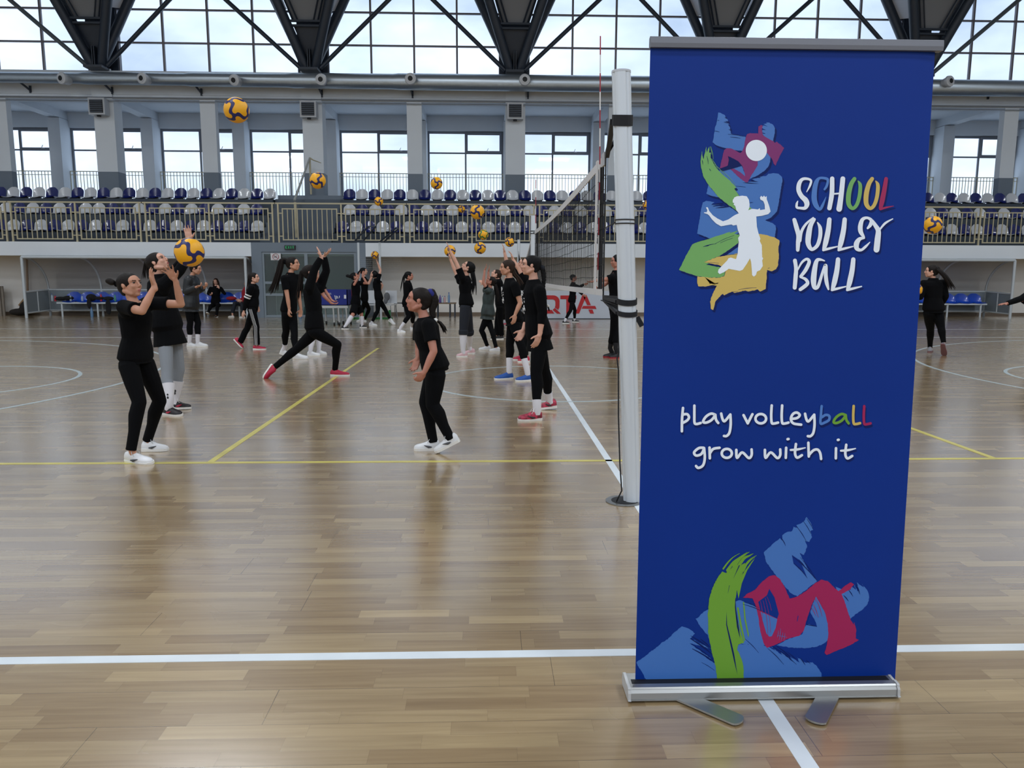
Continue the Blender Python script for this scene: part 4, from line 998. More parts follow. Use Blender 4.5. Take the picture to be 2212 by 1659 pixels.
# ---- lettering drawn as brush strokes of changing width
def cat_rom(pts, n=6):
    out = []
    for i in range(len(pts)-1):
        p0 = pts[max(i-1, 0)]; p1 = pts[i]; p2 = pts[i+1]; p3 = pts[min(i+2, len(pts)-1)]
        for k in range(n):
            t = k/n; out.append(tuple(.5*((2*b_)+(-a+c)*t+(2*a-5*b_+4*c-d)*t*t+(-a+3*b_-3*c+d)*t**3) for a, b_, c, d in zip(p0, p1, p2, p3)))
    out.append(tuple(pts[-1])); return out
FC = [0]
def stroke2d(b, k, pts, lay, off=(0, 0), smooth=True, endcap=True):
    P_ = cat_rom(pts) if smooth and len(pts) > 2 else pts
    s = ZK[k][2]; Q = [(*pxl(k, u, v), w/s) for u, v, w in P_]; Q = [(x+off[0], y+off[1], max(w, .6)) for x, y, w in Q]
    L_, R_ = [], []
    for i, (x, y, w) in enumerate(Q):
        a = Q[max(i-1, 0)]; c = Q[min(i+1, len(Q)-1)]; dx, dy = c[0]-a[0], c[1]-a[1]; l = math.hypot(dx, dy) or 1
        nx, ny = -dy/l*w/2, dx/l*w/2; L_.append((x+nx, y+ny)); R_.append((x-nx, y-ny))
    vs = [on(*p, lay) for p in L_]+[on(*p, lay) for p in R_]; n_ = len(L_)
    for i in range(n_-1):
        FC[0] += 1; e_ = lay+(FC[0] % 60)*.02
        b.poly([on(*L_[i], e_), on(*L_[i+1], e_), on(*R_[i+1], e_), on(*R_[i], e_)])
    for q_, (x, y, w) in enumerate(Q if endcap else []):
        FC[0] += 1; e_ = lay+(FC[0] % 60)*.02+.01
        b.poly([on(x+w/2*math.cos(a), y+w/2*math.sin(a), e_) for a in [2*math.pi*j/12 for j in range(12)]])
def rag(pts, amp, seed=1, step=3.0):
    "a brush edge: walk the outline and roughen it"
    rnd = random.Random(seed); out = []
    n_ = len(pts)
    for i in range(n_):
        a, c = pts[i], pts[(i+1) % n_]; L_ = math.hypot(c[0]-a[0], c[1]-a[1]); m_ = max(1, int(L_/step))
        nx, ny = (-(c[1]-a[1])/max(L_, .01), (c[0]-a[0])/max(L_, .01))
        for k in range(m_):
            s = k/m_; j = rnd.uniform(-amp, amp) if k else 0
            out.append((a[0]+(c[0]-a[0])*s+nx*j, a[1]+(c[1]-a[1])*s+ny*j))
    return out
def shape(name, polys, m, lay, parent=None, amp=.5, shadow=True):
    b = MB(); sh = MB()
    for q, (k, pl) in enumerate(polys):
        P_ = rag([pxl(k, *uv) for uv in pl], amp, q+lay)
        b.poly([on(x, y, lay+q*.06) for x, y in P_])
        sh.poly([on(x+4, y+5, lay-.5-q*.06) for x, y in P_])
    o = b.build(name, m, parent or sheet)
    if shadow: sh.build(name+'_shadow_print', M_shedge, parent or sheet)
    return o
shape('light_blue_strokes', [
 ('A', [(700,90),(735,95),(760,112),(800,130),(812,165),(790,162),(838,190),(850,222),(800,222),(850,250),(865,270),(845,268),(875,310),(880,345),(850,340),(885,365),(890,405),(960,425),(1110,455),(1100,560),(1060,665),(940,650),(830,625),(720,598),(650,565),(615,535),(630,480),(640,400),(650,320),(672,270),(682,200),(695,130)]),
 ('A', [(1415,235),(1460,240),(1520,275),(1548,330),(1545,400),(1525,480),(1520,525),(1455,500),(1395,455),(1350,400),(1410,410),(1350,385),(1360,350),(1415,355),(1355,320),(1370,285),(1440,300),(1375,262),(1430,250)]),
 ('A', [(1425,690),(1480,750),(1475,830),(1440,910),(1380,970),(1290,1030),(1190,1075),(1150,1090),(1230,960),(1280,880),(1280,800)]),
 ('A', [(700,960),(770,955),(880,935),(1050,890),(1100,1000),(1110,1130),(1250,1110),(1200,1085),(1340,1060),(1310,1050),(1420,1035),(1450,1005),(1520,995),(1600,1005),(1650,1050),(1660,1110),(1640,1200),(1620,1340),(1600,1460),(1575,1570),(1500,1650),(1401,1700),(1000,1710),(1000,1600),(860,1490),(700,1355),(620,1340),(525,1305),(550,1180),(600,1100)]),
 ('B', [(450,50),(500,25),(560,32),(620,45),(575,80),(770,62),(590,100),(840,108),(900,150),(960,200),(1200,230),(1345,305),(1440,340),(1495,380),(1500,440),(1480,550),(1250,530),(950,800),(720,800),(950,640),(960,560),(550,565),(370,495),(385,400),(410,260),(430,130)])], M_lblue, 1)
shape('crimson_strokes', [
 ('A', [(720,925),(745,830),(770,720),(790,650),(830,622),(900,630),(970,665),(1030,695),(1060,665),(1090,590),(1110,470),(1130,415),(1180,398),(1300,405),(1300,300),(1340,275),(1365,290),(1350,350),(1370,430),(1450,480),(1530,525),(1545,545),(1575,525),(1640,580),(1685,620),(1630,720),(1555,885),(1525,850),(1500,780),(1425,690),(1290,815),(1290,880),(1240,960),(1190,1040),(1140,1135),(1100,1130),(1000,1050),(880,935),(940,930),(1040,990),(1100,1045),(1095,990),(1060,890),(960,800),(850,740),(860,790),(845,880),(790,905)])], M_crim, 2, shadow=False)
shape('green_strokes', [
 ('A', [(457,665),(462,730),(480,790),(500,700),(515,630),(520,600),(530,690),(545,640),(568,600),(565,690),(590,690),(585,760),(630,850),(680,930),(760,1010),(880,1110),(970,1215),(940,1225),(1010,1330),(1090,1440),(1200,1520),(1150,1550),(1010,1590),(940,1530),(850,1470),(700,1350),(560,1180),(480,1050),(445,920),(435,820)]),
 ('B', [(300,650),(380,615),(550,565),(700,515),(870,460),(830,490),(960,450),(900,500),(980,510),(960,630),(850,710),(700,810),(600,850),(470,905),(680,940),(775,1020),(760,1100),(680,1125),(540,1125),(380,1105),(230,1060),(110,1015),(150,940),(200,830),(250,740)])], M_green, 3, amp=.4)
shape('yellow_strokes', [
 ('B', [(1250,500),(1350,515),(1470,545),(1550,595),(1535,700),(1540,850),(1525,960),(1500,1005),(1440,1035),(1370,1015),(1365,1150),(1350,1290),(1270,1325),(1240,1295),(1100,1325),(1060,1310),(900,1345),(870,1325),(760,1380),(730,1360),(680,1410),(630,1470),(600,1590),(565,1570),(555,1470),(590,1360),(650,1240),(540,1240),(680,1215),(530,1215),(680,1200),(600,1235),(480,1255),(385,1250),(370,1180),(375,1107),(540,1127),(680,1127),(762,1102),(777,1020),(690,950),(560,925),(470,905),(650,830),(950,780),(1000,700)])], M_yel, 4, amp=.6)
b = MB()
for k, pl in (('B', [(575,82),(690,66),(800,62),(700,78)]), ('B', [(590,98),(720,88),(800,86),(700,98)]), ('B', [(635,130),(760,108),(845,112),(740,126)]), ('B', [(450,685),(520,660),(580,645),(520,675)]), ('A', [(845,745),(930,780),(1000,820),(1055,885),(960,915),(850,945),(760,970),(730,930),(845,890),(862,800)]), ('A', [(1155,1110),(1260,1115),(1300,1125),(1200,1122)]), ('A', [(1060,1138),(1140,1135),(1320,1155),(1150,1148)])):
    b = MB(); b.poly([on(*pxl(k, *uv), 5) for uv in pl]); b.build('navy_gap', M_shedge, sheet)
b = MB(); pl = [(1267+158*math.cos(a), 658+158*math.sin(a)) for a in [2*math.pi*k/48 for k in range(48)]]
b.poly([on(*pxl('A', *uv), 6) for uv in pl]); b.build('white_ball_print', M_pw, sheet)
shape('player_silhouette', [('B', [(880,10),(893,-5),(900,-22),(940,-40),(975,-42),(1018,-48),(1080,-38),(1110,10),(1120,80),(1118,120),(1100,162),(1150,140),(1240,150),(1265,130),(1270,158),(1340,148),(1335,80),(1315,30),(1275,8),(1268,-20),(1285,-45),(1310,-28),(1325,-50),(1342,-28),(1365,-40),(1365,0),(1400,100),(1420,180),(1390,215),(1300,240),(1215,250),(1225,400),(1250,500),(1275,570),(1265,600),(1295,660),(1300,830),(1315,850),(1300,880),(1310,960),(1270,1020),(1225,1040),(1210,1090),(1180,1112),(1155,1090),(1150,1000),(1140,900),(1125,850),(1080,930),(1020,1015),(980,1030),(900,1015),(820,1000),(750,1050),(690,1075),(665,1050),(675,1010),(740,940),(800,880),(815,850),(850,838),(925,860),(950,780),(955,700),(965,620),(955,560),(980,520),(950,440),(935,370),(885,380),(860,365),(710,390),(640,350),(580,290),(545,240),(515,215),(465,200),(470,190),(505,190),(515,160),(495,120),(520,118),(540,170),(590,230),(660,280),(740,320),(820,290),(900,235),(965,205),(930,160),(915,100),(890,80),(900,60),(878,50)])], M_pw, 7, amp=.15, shadow=False)
# bottom artwork
def E_(pl): return [(u+1020.7, v) for u, v in pl]
shape('light_blue_strokes', [
 ('E', [(62,1410),(80,1390),(130,1360),(190,1310),(260,1260),(300,1220),(350,1195),(400,1140),(440,1110),(480,1075),(550,1100),(600,1140),(560,1185),(745,1280),(550,1230),(770,1385),(580,1280),(790,1420),(1010,1240),(1200,1240),(1271,1262),(1340,1300),(1300,1260),(1400,1340),(1390,1310),(1500,1400),(1470,1350),(1560,1410),(1540,1360),(1620,1410),(1680,1405),(1720,1440),(1760,1500),(1766,1560),(1720,1607),(175,1607)]),
 ('E', [(605,1005),(640,985),(680,940),(720,920),(1010,835),(1130,880),(1361,1005),(1345,1100),(1321,1170),(1270,1250),(740,1220),(720,1160),(660,1090)]),
 ('F', [(330,1250),(450,1270),(600,1275),(700,1262),(760,1235),(800,1200),(808,1100),(790,980),(740,880),(690,800),(650,900),(640,950),(690,1040),(600,1065),(560,1150),(440,1190)]),
 ('F', [(212,395),(240,370),(275,340),(320,295),(360,265),(385,290),(380,240),(420,212),(470,200),(485,160),(530,175),(510,145),(560,125),(580,110),(605,70),(640,120),(665,190),(640,200),(655,255),(630,300),(590,290),(610,340),(580,420),(540,400),(560,440),(620,560),(700,660),(600,740),(520,800),(460,770),(400,700),(320,600),(230,480)]),
 ('F', [(870,710),(950,740),(940,720),(1010,740),(1000,700),(1060,740),(1040,690),(1090,780),(1065,670),(1130,720),(1110,680),(1165,750),(1180,810),(1165,870),(1120,920),(1060,960),(1010,1005),(960,900),(900,800)])], M_lblue, 1, amp=.8, shadow=False)
shape('crimson_strokes', [
 ('F', [(20,810),(60,775),(130,740),(200,660),(260,615),(310,605),(360,640),(400,710),(450,820),(520,800),(600,750),(680,680),(740,645),(800,660),(860,720),(900,752),(960,700),(1010,670),(1040,690),(1000,740),(925,780),(955,850),(990,960),(1010,1020),(1040,1060),(1040,1035),(1060,1100),(1055,1185),(1085,1200),(1000,1250),(880,1300),(790,1338),(770,1320),(790,1250),(805,1150),(800,1050),(770,940),(690,800),(650,880),(610,1000),(580,1110),(540,1160),(430,1190),(330,1240),(240,1272),(210,1230),(180,1120),(160,980),(135,880),(110,820)])], M_crim2, 2, amp=.5, shadow=False)
b = MB()
for pl in ([(160,850),(240,790),(262,730),(310,810),(350,960),(335,1005),(180,930)], [(640,950),(690,1040),(700,1078),(605,1050)], [(470,420),(545,470),(610,630),(560,570),(485,500)], [(300,1255),(420,1300),(520,1340),(480,1345),(330,1290)], [(515,1030),(525,970),(530,985),(520,1030)]):
    b = MB(); b.poly([on(*pxl('F', *uv), 3) for uv in pl]); b.build('navy_gap', M_sheet, sheet)
b = MB(); b.poly([on(*pxl('F', *uv), 3) for uv in [(182,940),(335,1008),(320,1090),(285,1165),(262,1170),(235,1140),(200,1020)]]); b.build('blue_gap', M_lblue, sheet)
shape('lime_strokes', [
 ('E', [(885,585),(930,545),(975,500),(1010,520),(1060,490),(1050,560),(1020,640),(985,740),(968,850),(985,980),(1010,1100),(1050,1225),(1000,1240),(985,1290),(1010,1330),(1035,1400),(1050,1480),(1042,1607),(812,1607),(790,1450),(750,1290),(722,1140),(718,950),(730,820),(760,720),(800,640),(850,570)]),
 ('E', [(50,1560),(175,1607),(50,1607)])], M_green2, 4, amp=.6, shadow=False)
b = MB()
for pl in ([(985,740),(1010,640),(1060,560),(1120,480),(1150,450),(1080,560),(1030,680),(1000,820)], [(985,900),(1000,900),(1030,1060),(1060,1200),(1050,1215),(1010,1060)], [(1040,850),(1052,850),(1065,1000),(1095,1150),(1090,1180),(1055,1020)]):
    b.poly([on(*pxl('E', *uv), 3.4) for uv in pl])
BRI = [[(860,545,16),(900,490,14),(950,440,9),(1010,404,3)], [(960,520,34),(1010,455,22),(1060,415,12),(1100,390,3)], [(1000,520,30),(1050,450,26),(1100,425,14),(1135,405,3)], [(1040,560,30),(1080,490,18),(1120,450,10),(1165,424,3)], [(1020,600,8),(1060,530,8),(1110,470,5),(1150,440,2)], [(900,560,30),(950,490,22),(1010,440,10),(1080,392,2)]]
for st in BRI: stroke2d(b, 'E', [(u, v, w) for u, v, w in st], 4.3)
b.build('lime_bristle_lines', M_green2, sheet)
b = MB()
for pl in ([(890,940),(895,1060),(930,1200),(960,1330),(990,1520),(960,1400),(920,1220),(886,1060)], [(950,640),(1000,520),(1050,440),(1000,540)], [(900,775),(915,695),(918,700),(905,760)], [(972,800),(975,900),(1005,1100),(1015,1190),(985,1080),(966,900)]):
    b.poly([on(*pxl('E', *uv), 5) for uv in pl])
b.build('navy_scratches', M_shedge, sheet)

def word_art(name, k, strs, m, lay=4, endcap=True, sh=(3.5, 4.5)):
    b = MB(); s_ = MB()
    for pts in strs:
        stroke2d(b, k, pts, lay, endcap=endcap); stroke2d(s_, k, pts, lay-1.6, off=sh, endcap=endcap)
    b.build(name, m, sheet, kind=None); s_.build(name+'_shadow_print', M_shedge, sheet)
def sh_(l, du, dv): return [(u+du, v+dv, w) for u, v, w in l]
Ol = [[(893,100,50),(850,170,58),(818,290,65),(812,410,62),(835,470,55),(875,492,46),(920,450,48),(955,350,50),(970,230,50),(965,170,44),(940,130,14)]]
Ll = [(560,640,58),(545,780,66),(512,940,68),(488,1028,46)]; Lf = [(480,1045,34),(560,1025,32),(670,998,16)]
word_art('letter_s', 'C', [[(258,275,10),(300,195,28),(316,125,30),(262,100,34),(200,108,42),(160,165,56),(152,250,60),(190,330,62),(245,385,70),(262,440,66),(235,488,46),(170,488,34),(128,478,34),(128,430,30),(142,395,10)]], M_pw)
word_art('letter_c', 'C', [[(495,240,28),(522,200,34),(540,130,34),(520,98,36),(430,92,34),(385,150,58),(362,260,68),(360,380,72),(390,465,62),(435,505,36),(470,450,36),(515,340,6)]], mat('letter_blue', (74, 124, 200), .45))
word_art('letter_h', 'C', [[(597,98,58),(592,300,62),(560,490,58)], [(738,100,64),(718,300,66),(690,500,76)], [(600,302,22),(720,292,22)]], M_pw)
word_art('letter_o', 'C', Ol, M_green); word_art('letter_o', 'C', [sh_(Ol[0], 234, 0)], M_yel)
word_art('letter_l', 'C', [[(1312,102,52),(1288,250,60),(1258,400,64),(1238,490,46)], [(1235,505,28),(1310,482,24),(1412,462,8)]], M_crim2)
word_art('word_volley', 'C', [[(95,645,52),(122,740,62),(150,850,60),(145,950,58),(140,1045,46)], [(165,920,50),(190,800,40),(250,700,32),(345,618,22)],
  [(358,640,44),(310,720,62),(285,840,74),(278,950,68),(310,1025,52),(350,1030,44),(405,975,50),(438,860,52),(437,750,48),(402,680,16)],
  Ll, Lf, sh_(Ll, 203, 0), sh_(Lf, 203, 0), [(1068,755,28),(1105,710,48),(1115,650,44),(1060,618,34),(1000,640,48),(972,720,62),(975,800,60),(1015,870,34)], [(1020,885,28),(960,900,50),(920,960,70),(925,1025,58),(980,1045,36),(1040,1000,34),(1098,940,10)],
  [(1130,660,40),(1170,720,54),(1208,790,66),(1200,900,78),(1185,1040,78)], [(1228,775,22),(1300,690,30),(1400,632,14)]], M_pw)
word_art('word_ball', 'C', [[(103,1185,52),(118,1290,52),(112,1400,56),(100,1545,52)], [(140,1310,18),(195,1210,30),(260,1165,36),(292,1205,46),(245,1310,50),(180,1395,40)], [(175,1405,24),(240,1430,40),(272,1480,46),(240,1520,50),(175,1568,46)],
  [(495,1188,16),(440,1172,34),(395,1185,50),(368,1280,66),(350,1440,74),(362,1540,54),(405,1535,44),(440,1440,40),(480,1310,36),(512,1250,44),(512,1380,50),(525,1480,50),(548,1565,26)],
  sh_(Ll, 115, 530), sh_(Lf, 115, 530), sh_(Ll, 317, 530), sh_(Lf, 317, 530)], M_pw)
def r_(l, w=28): return [(u, v, w) for u, v in l]
def ring2(cx, cy, rx, ry, w=28): return [(cx+rx*math.cos(a), cy+ry*math.sin(a), w) for a in [2*math.pi*k/14 for k in range(15)]]
ya_ = [r_([(510,165),(525,225),(548,246),(600,185)]), r_([(608,175),(612,280),(598,370),(568,405),(540,405)])]
aa_ = [r_([(447,178),(400,166),(345,200),(316,252),(350,262),(405,235),(445,185)]), r_([(447,185),(455,232),(478,266)])]
ll_ = [r_([(1052,78),(1047,180),(1052,262),(1075,272),(1120,262)])]
word_art('word_play', 'D', [r_([(100,105),(90,220),(88,355)]), r_([(100,175),(145,172),(164,205),(145,238),(98,265)]), r_([(222,80),(222,180),(224,262),(245,277),(290,266)])]+aa_+ya_, M_pw, sh=(2, 5))
word_art('word_volley_small', 'D', [r_([(750,182),(795,270)]), r_([(795,270),(845,172)]), ring2(935,220,57,50), ll_[0], sh_(ll_[0], 112, 0), r_([(1268,222),(1325,212),(1353,180),(1320,154),(1278,172),(1258,225),(1285,270),(1368,284)])]+[sh_(l, 900, 2) for l in ya_], M_pw, sh=(2, 5))
word_art('letter_b', 'D', [r_([(1588,85),(1580,180),(1576,270),(1620,262),(1668,232),(1668,190),(1630,180),(1590,205)])], mat('letter_blue', (74, 124, 200), .45), sh=(2, 5))
word_art('letter_a', 'D', [sh_(l, 1400, 4) for l in aa_], M_green2, sh=(2, 5))
word_art('letter_l', 'D', [sh_(ll_[0], 880, 6)], M_yel, sh=(2, 5)); word_art('letter_l', 'D', [sh_(ll_[0], 993, 8)], M_crim2, sh=(2, 5))
ww_ = [r_([(672,555),(680,640),(735,582),(805,642),(836,610),(836,550)])]
tt_ = [r_([(1312,492),(1302,590),(1325,638),(1376,612)]), [(1255,556,22),(1330,550,26),(1412,532,12)]]
word_art('word_grow', 'D', [r_([(320,532),(270,536),(220,580),(240,615),(295,600),(325,545)]), r_([(326,535),(334,640),(315,720),(265,748),(240,728)]), r_([(385,530),(388,645)]), r_([(390,590),(425,545),(492,532)]), ring2(570,592,54,48), ww_[0]], M_pw, sh=(2, 5))
word_art('word_with', 'D', [sh_(ww_[0], 307, 0), r_([(1207,532),(1203,640)]), r_([(1222,440),(1232,438)]), tt_[0], tt_[1], r_([(1445,478),(1450,625)]), r_([(1452,610),(1500,560),(1545,552),(1572,590),(1582,652)])], M_pw, sh=(2, 5))
word_art('word_it', 'D', [r_([(1742,537),(1740,645)]), r_([(1762,448),(1770,446)]), sh_(tt_[0], 540, 8), sh_(tt_[1], 540, 8)], M_pw, sh=(2, 5))

def bristles(name, k, lines, m, lay):
    b = MB()
    for a, c, w in lines:
        mid = ((a[0]+c[0])/2+(c[1]-a[1])*.03, (a[1]+c[1])/2-(c[0]-a[0])*.03, w)
        stroke2d(b, k, [(a[0], a[1], w*.4), mid, (c[0], c[1], w*.2)], lay, endcap=False)
    b.build(name, m, sheet)
bristles('bristle_streaks', 'E', [((555,1185),(762,1335),14), ((575,1280),(775,1405),12), ((560,1160),(745,1290),8), ((560,1235),(770,1385),6), ((650,1190),(745,1275),8), ((660,1405),(780,1480),4), ((1045,1550),(1115,1575),9), ((1060,1190),(1185,1318),5), ((1040,870),(1235,945),6), ((1045,850),(1190,905),5)], M_shedge, 3.6)
bristles('bristle_streaks', 'F', [((470,425),(700,655),7), ((490,495),(612,632),7), ((545,440),(690,640),5), ((530,460),(600,545),8), ((245,1275),(395,1425),6), ((300,1262),(512,1425),8), ((330,1258),(470,1370),10), ((420,1305),(520,1390),6), ((545,1365),(592,1430),8), ((600,1385),(640,1420),6), ((375,265),(412,336),7), ((515,160),(600,290),6), ((575,110),(645,225),5), ((605,85),(660,175),5), ((605,1060),(700,1078),7), ((945,790),(990,845),8), ((990,740),(1030,800),8), ((1060,690),(1095,780),8)], M_shedge, 3.6)
bristles('crimson_bristles', 'F', [((180,842),(200,1005),4), ((205,838),(250,1155),4), ((240,800),(282,930),3), ((280,745),(342,890),4), ((225,815),(275,1130),3)], M_crim2, 4.2)
bristles('crimson_bristles', 'F', [((690,820),(748,985),5), ((665,870),(712,992),5), ((650,905),(690,980),5), ((700,800),(780,965),5), ((665,790),(690,850),5)], M_crim2, 4.2)
bristles('blue_bristles', 'F', [((345,1110),(335,1175),5), ((365,1095),(350,1200),5), ((385,1130),(370,1205),5), ((405,1135),(395,1200),4), ((335,1160),(425,1175),4)], M_lblue, 4.4)
bristles('bristle_streaks', 'A', [((600,1468),(822,1440),10), ((660,1518),(872,1495),9), ((620,1495),(800,1475),5), ((880,457),(1032,476),7), ((645,366),(718,382),6), ((785,233),(852,252),8), ((845,415),(1100,450),8), ((685,205),(715,212),6), ((960,1190),(1110,1205),5), ((1165,1440),(1220,1432),8), ((530,740),(552,862),7), ((460,800),(470,868),8), ((565,930),(590,965),7)], M_shedge, 5)
bristles('green_bristles', 'A', [((590,600),(625,790),7), ((580,600),(600,720),6), ((600,780),(690,930),7), ((640,860),(800,1030),7), ((760,960),(960,1180),7)], M_green, 5)
bristles('bristle_streaks', 'B', [((455,683),(640,640),9), ((620,645),(900,520),5), ((700,630),(880,560),4), ((385,612),(550,568),6), ((1380,996),(1412,986),6), ((960,1300),(1220,1270),7), ((800,1355),(960,1320),7), ((700,1390),(745,1360),7), ((540,1240),(650,1245),7), ((690,825),(945,790),4), ((520,912),(680,920),4)], M_shedge, 5)
# ================================================================ people
def skin(name, rgb): return mat(name, rgb, .5, spec=.4, var=.06, vscale=12)
SK = {'fair': skin('skin_fair', (206, 158, 138)), 'mid': skin('skin_medium', (188, 138, 114)), 'warm': skin('skin_warm', (178, 122, 104))}
HR = {'dark': mat('hair_dark_brown', (22, 16, 14), .6, spec=.2, bump=.3, bscale=90), 'black': mat('hair_black', (8, 8, 10), .6, spec=.2, bump=.3, bscale=90), 'brown': mat('hair_brown', (46, 32, 24), .6, spec=.2, bump=.3, bscale=90)}
CL = {'black': mat('black_cotton', (5, 6, 9), .95, spec=.15, bump=.25, bscale=14), 'black2': mat('black_leggings', (4, 5, 8), .9, spec=.15, bump=.1, bscale=20), 'grey': mat('grey_leggings', (128, 134, 142), .85, bump=.1, bscale=40), 'puffer': mat('black_puffer', (13, 18, 24), .5, bump=.8, bscale=9),
      'camo': mat('camouflage_puffer', (36, 48, 48), .6, bump=.9, bscale=8, var=.75, vscale=7), 'red': mat('red_sweater', (150, 24, 40), .9), 'sock': mat('white_sock', (214, 214, 222), .9, bump=.2, bscale=60), 'bsock': mat('black_sock', (18, 18, 22), .9), 'navy': mat('navy_trousers', (16, 22, 34), .85, bump=.2, bscale=16)}
SH = {'white': mat('white_shoe', (220, 222, 226), .45), 'pink': mat('raspberry_shoe', (176, 24, 62), .5), 'blue': mat('blue_shoe', (20, 78, 160), .5), 'blackred': mat('black_red_shoe', (24, 20, 24), .5, var=.2), 'black': mat('black_shoe', (22, 24, 28), .5), 'floral': mat('pink_white_patterned_shoe', (160, 40, 66), .5, var=.8, vscale=30), 'palepink': mat('pale_pink_shoe', (206, 170, 176), .5), 'grey': mat('grey_shoe', (150, 152, 160), .5)}
SOLE = mat('white_sole', (226, 226, 224), .5); SOLEP = mat('brown_pink_sole', (120, 84, 88), .6); SOLER = mat('red_sole', (150, 30, 44), .5)
M_eye = mat('eye_white', (170, 166, 164), .25); M_iris = mat('iris_dark', (30, 22, 18), .2); M_lip = mat('lips', (168, 92, 90), .45); M_print = mat('white_shirt_print', (214, 216, 220), .6)

def frame_of(az, el, roll=0):
    a, e_ = math.radians(az), math.radians(el)
    f = Vector((math.cos(a)*math.cos(e_), math.sin(a)*math.cos(e_), math.sin(e_)))
    s = Vector((-math.sin(a), math.cos(a), 0))              # the person's left
    u = f.cross(s)
    if roll:
        q = Matrix.Rotation(math.radians(roll), 3, f); s = q @ s; u = q @ u
    return f, s, u
def head_parts(b, c, fr, k):
    f, s, u = fr; R_ = Matrix((f, s, u)).transposed()
    P = lambda x, y, z: c+(f*x+s*y+u*z)*k
    b.ell(P(-.016, 0, .026), (.096*k, .071*k, .077*k), R_, 20, 14)
    b.ell(P(.028, 0, -.030), (.060*k, .055*k, .072*k), R_, 16, 12)
    b.ell(P(.040, 0, .028), (.050*k, .058*k, .052*k), R_, 14, 10)
    b.cap(P(.058, 0, -.086), .022*k, P(.02, 0, -.07), .045*k, 10)
    for y in (-1, 1):
        b.cap(P(.03, .032*y, -.075), .022*k, P(-.02, .05*y, -.045), .022*k, 10)
        b.ell(P(.062, .030*y, -.022), (.024*k, .024*k, .026*k), R_, 10, 8)
        b.cap(P(.082, .012*y, .026), .010*k, P(.070, .045*y, .026), .009*k, 8)
        b.ell(P(-.006, .072*y, -.006), (.015*k, .0075*k, .025*k), R_ @ Matrix.Rotation(-.25, 3, 'Y'), 10, 8)
        b.cap(P(.100, .008*y, -.030), .0065*k, P(.098, .013*y, -.030), .0055*k, 8)
    b.tube([P(.084, 0, .022), P(.097, 0, -.004), P(.104, 0, -.022), P(.092, 0, -.034)], [.007*k, .0085*k, .0098*k, .008*k], 8)
    b.ell(P(.082, 0, -.056), (.013*k, .020*k, .011*k), R_, 10, 8)
    b.ell(P(.080, 0, -.069), (.012*k, .016*k, .009*k), R_, 10, 8)
def face_details(body, c, fr, k, m_hair):
    f, s, u = fr; R_ = Matrix((f, s, u)).transposed(); P = lambda x, y, z: c+(f*x+s*y+u*z)*k
    for y in (-1, 1):
        b = MB(); b.ell(P(.0785, .031*y, .005), (.0090*k, .0125*k, .0058*k), R_, 12, 8); o = b.build('eye', M_eye, body, smooth=True)
        b = MB(); b.ell(P(.0835, .0335*y, .005), (.0058*k, .0090*k, .0058*k), R_, 10, 8); b.build('iris', M_iris, body, smooth=True)
        b = MB(); b.cap(P(.087, .016*y, .022), .0035*k, P(.080, .045*y, .025), .0025*k, 6); b.build('eyebrow', m_hair, body, smooth=True)
        b = MB(); b.cap(P(.0875, .020*y, .0115), .0022*k, P(.079, .045*y, .010), .002*k, 6); b.build('eyelid', m_hair, body, smooth=True)
    b = MB(); b.ell(P(.0885, 0, -.0575), (.0075*k, .018*k, .0055*k), R_, 10, 8); b.ell(P(.086, 0, -.0665), (.0075*k, .015*k, .0055*k), R_, 10, 8); b.build('lips', M_lip, body, smooth=True)
def hand(b, w, tip, nrm, k=1.0, curl=.35, spread=.25, thumb=1):
    d = (tip-w).normalized(); n = nrm-d*nrm.dot(d); n = n.normalized() if n.length > .05 else d.orthogonal().normalized(); s = d.cross(n)*thumb
    Lh = .165*k
    R_ = Matrix((d, s, n)).transposed()
    b.cap(w-d*.02*k, .021*k, w+d*.02*k, .022*k, 10)
    b.ell(w+d*.045*k, (.050*k, .036*k, .014*k), R_, 14, 10)
    b.ell(w+d*.062*k, (.030*k, .037*k, .013*k), R_, 12, 8)
    for i, (ln, off) in enumerate(((.066, 1.45), (.075, .5), (.070, -.5), (.055, -1.45))):
        p0 = w+d*(.078-.006*abs(off))*k+s*off*.0175*k
        dd = (d+s*off*spread*.35).normalized()
        q = Matrix.Rotation(curl*.5*(1+.12*i), 3, -s*thumb if False else n.cross(dd).normalized())
        c1 = (dd*math.cos(curl*.55)+n*math.sin(curl*.55)); c2 = (dd*math.cos(curl*1.35)+n*math.sin(curl*1.35)); c3 = (dd*math.cos(curl*2.1)+n*math.sin(curl*2.1))
        l_ = ln*k; p1 = p0+c1*l_*.46; p2 = p1+c2*l_*.3; p3 = p2+c3*l_*.24
        b.cap(p0, .0085*k, p1, .0078*k, 8); b.cap(p1, .0078*k, p2, .0070*k, 8); b.cap(p2, .0070*k, p3, .0058*k, 8)
    p0 = w+d*.028*k+s*.026*k; td = (d*.62+s*.75+n*.25).normalized(); p1 = p0+td*.034*k; p2 = p1+(td+d*.5).normalized()*.026*k
    b.cap(w+d*.022*k+s*.015*k, .014*k, p0, .0125*k, 8); b.cap(p0, .0115*k, p1, .0095*k, 8); b.cap(p1, .0095*k, p2, .007*k, 8)

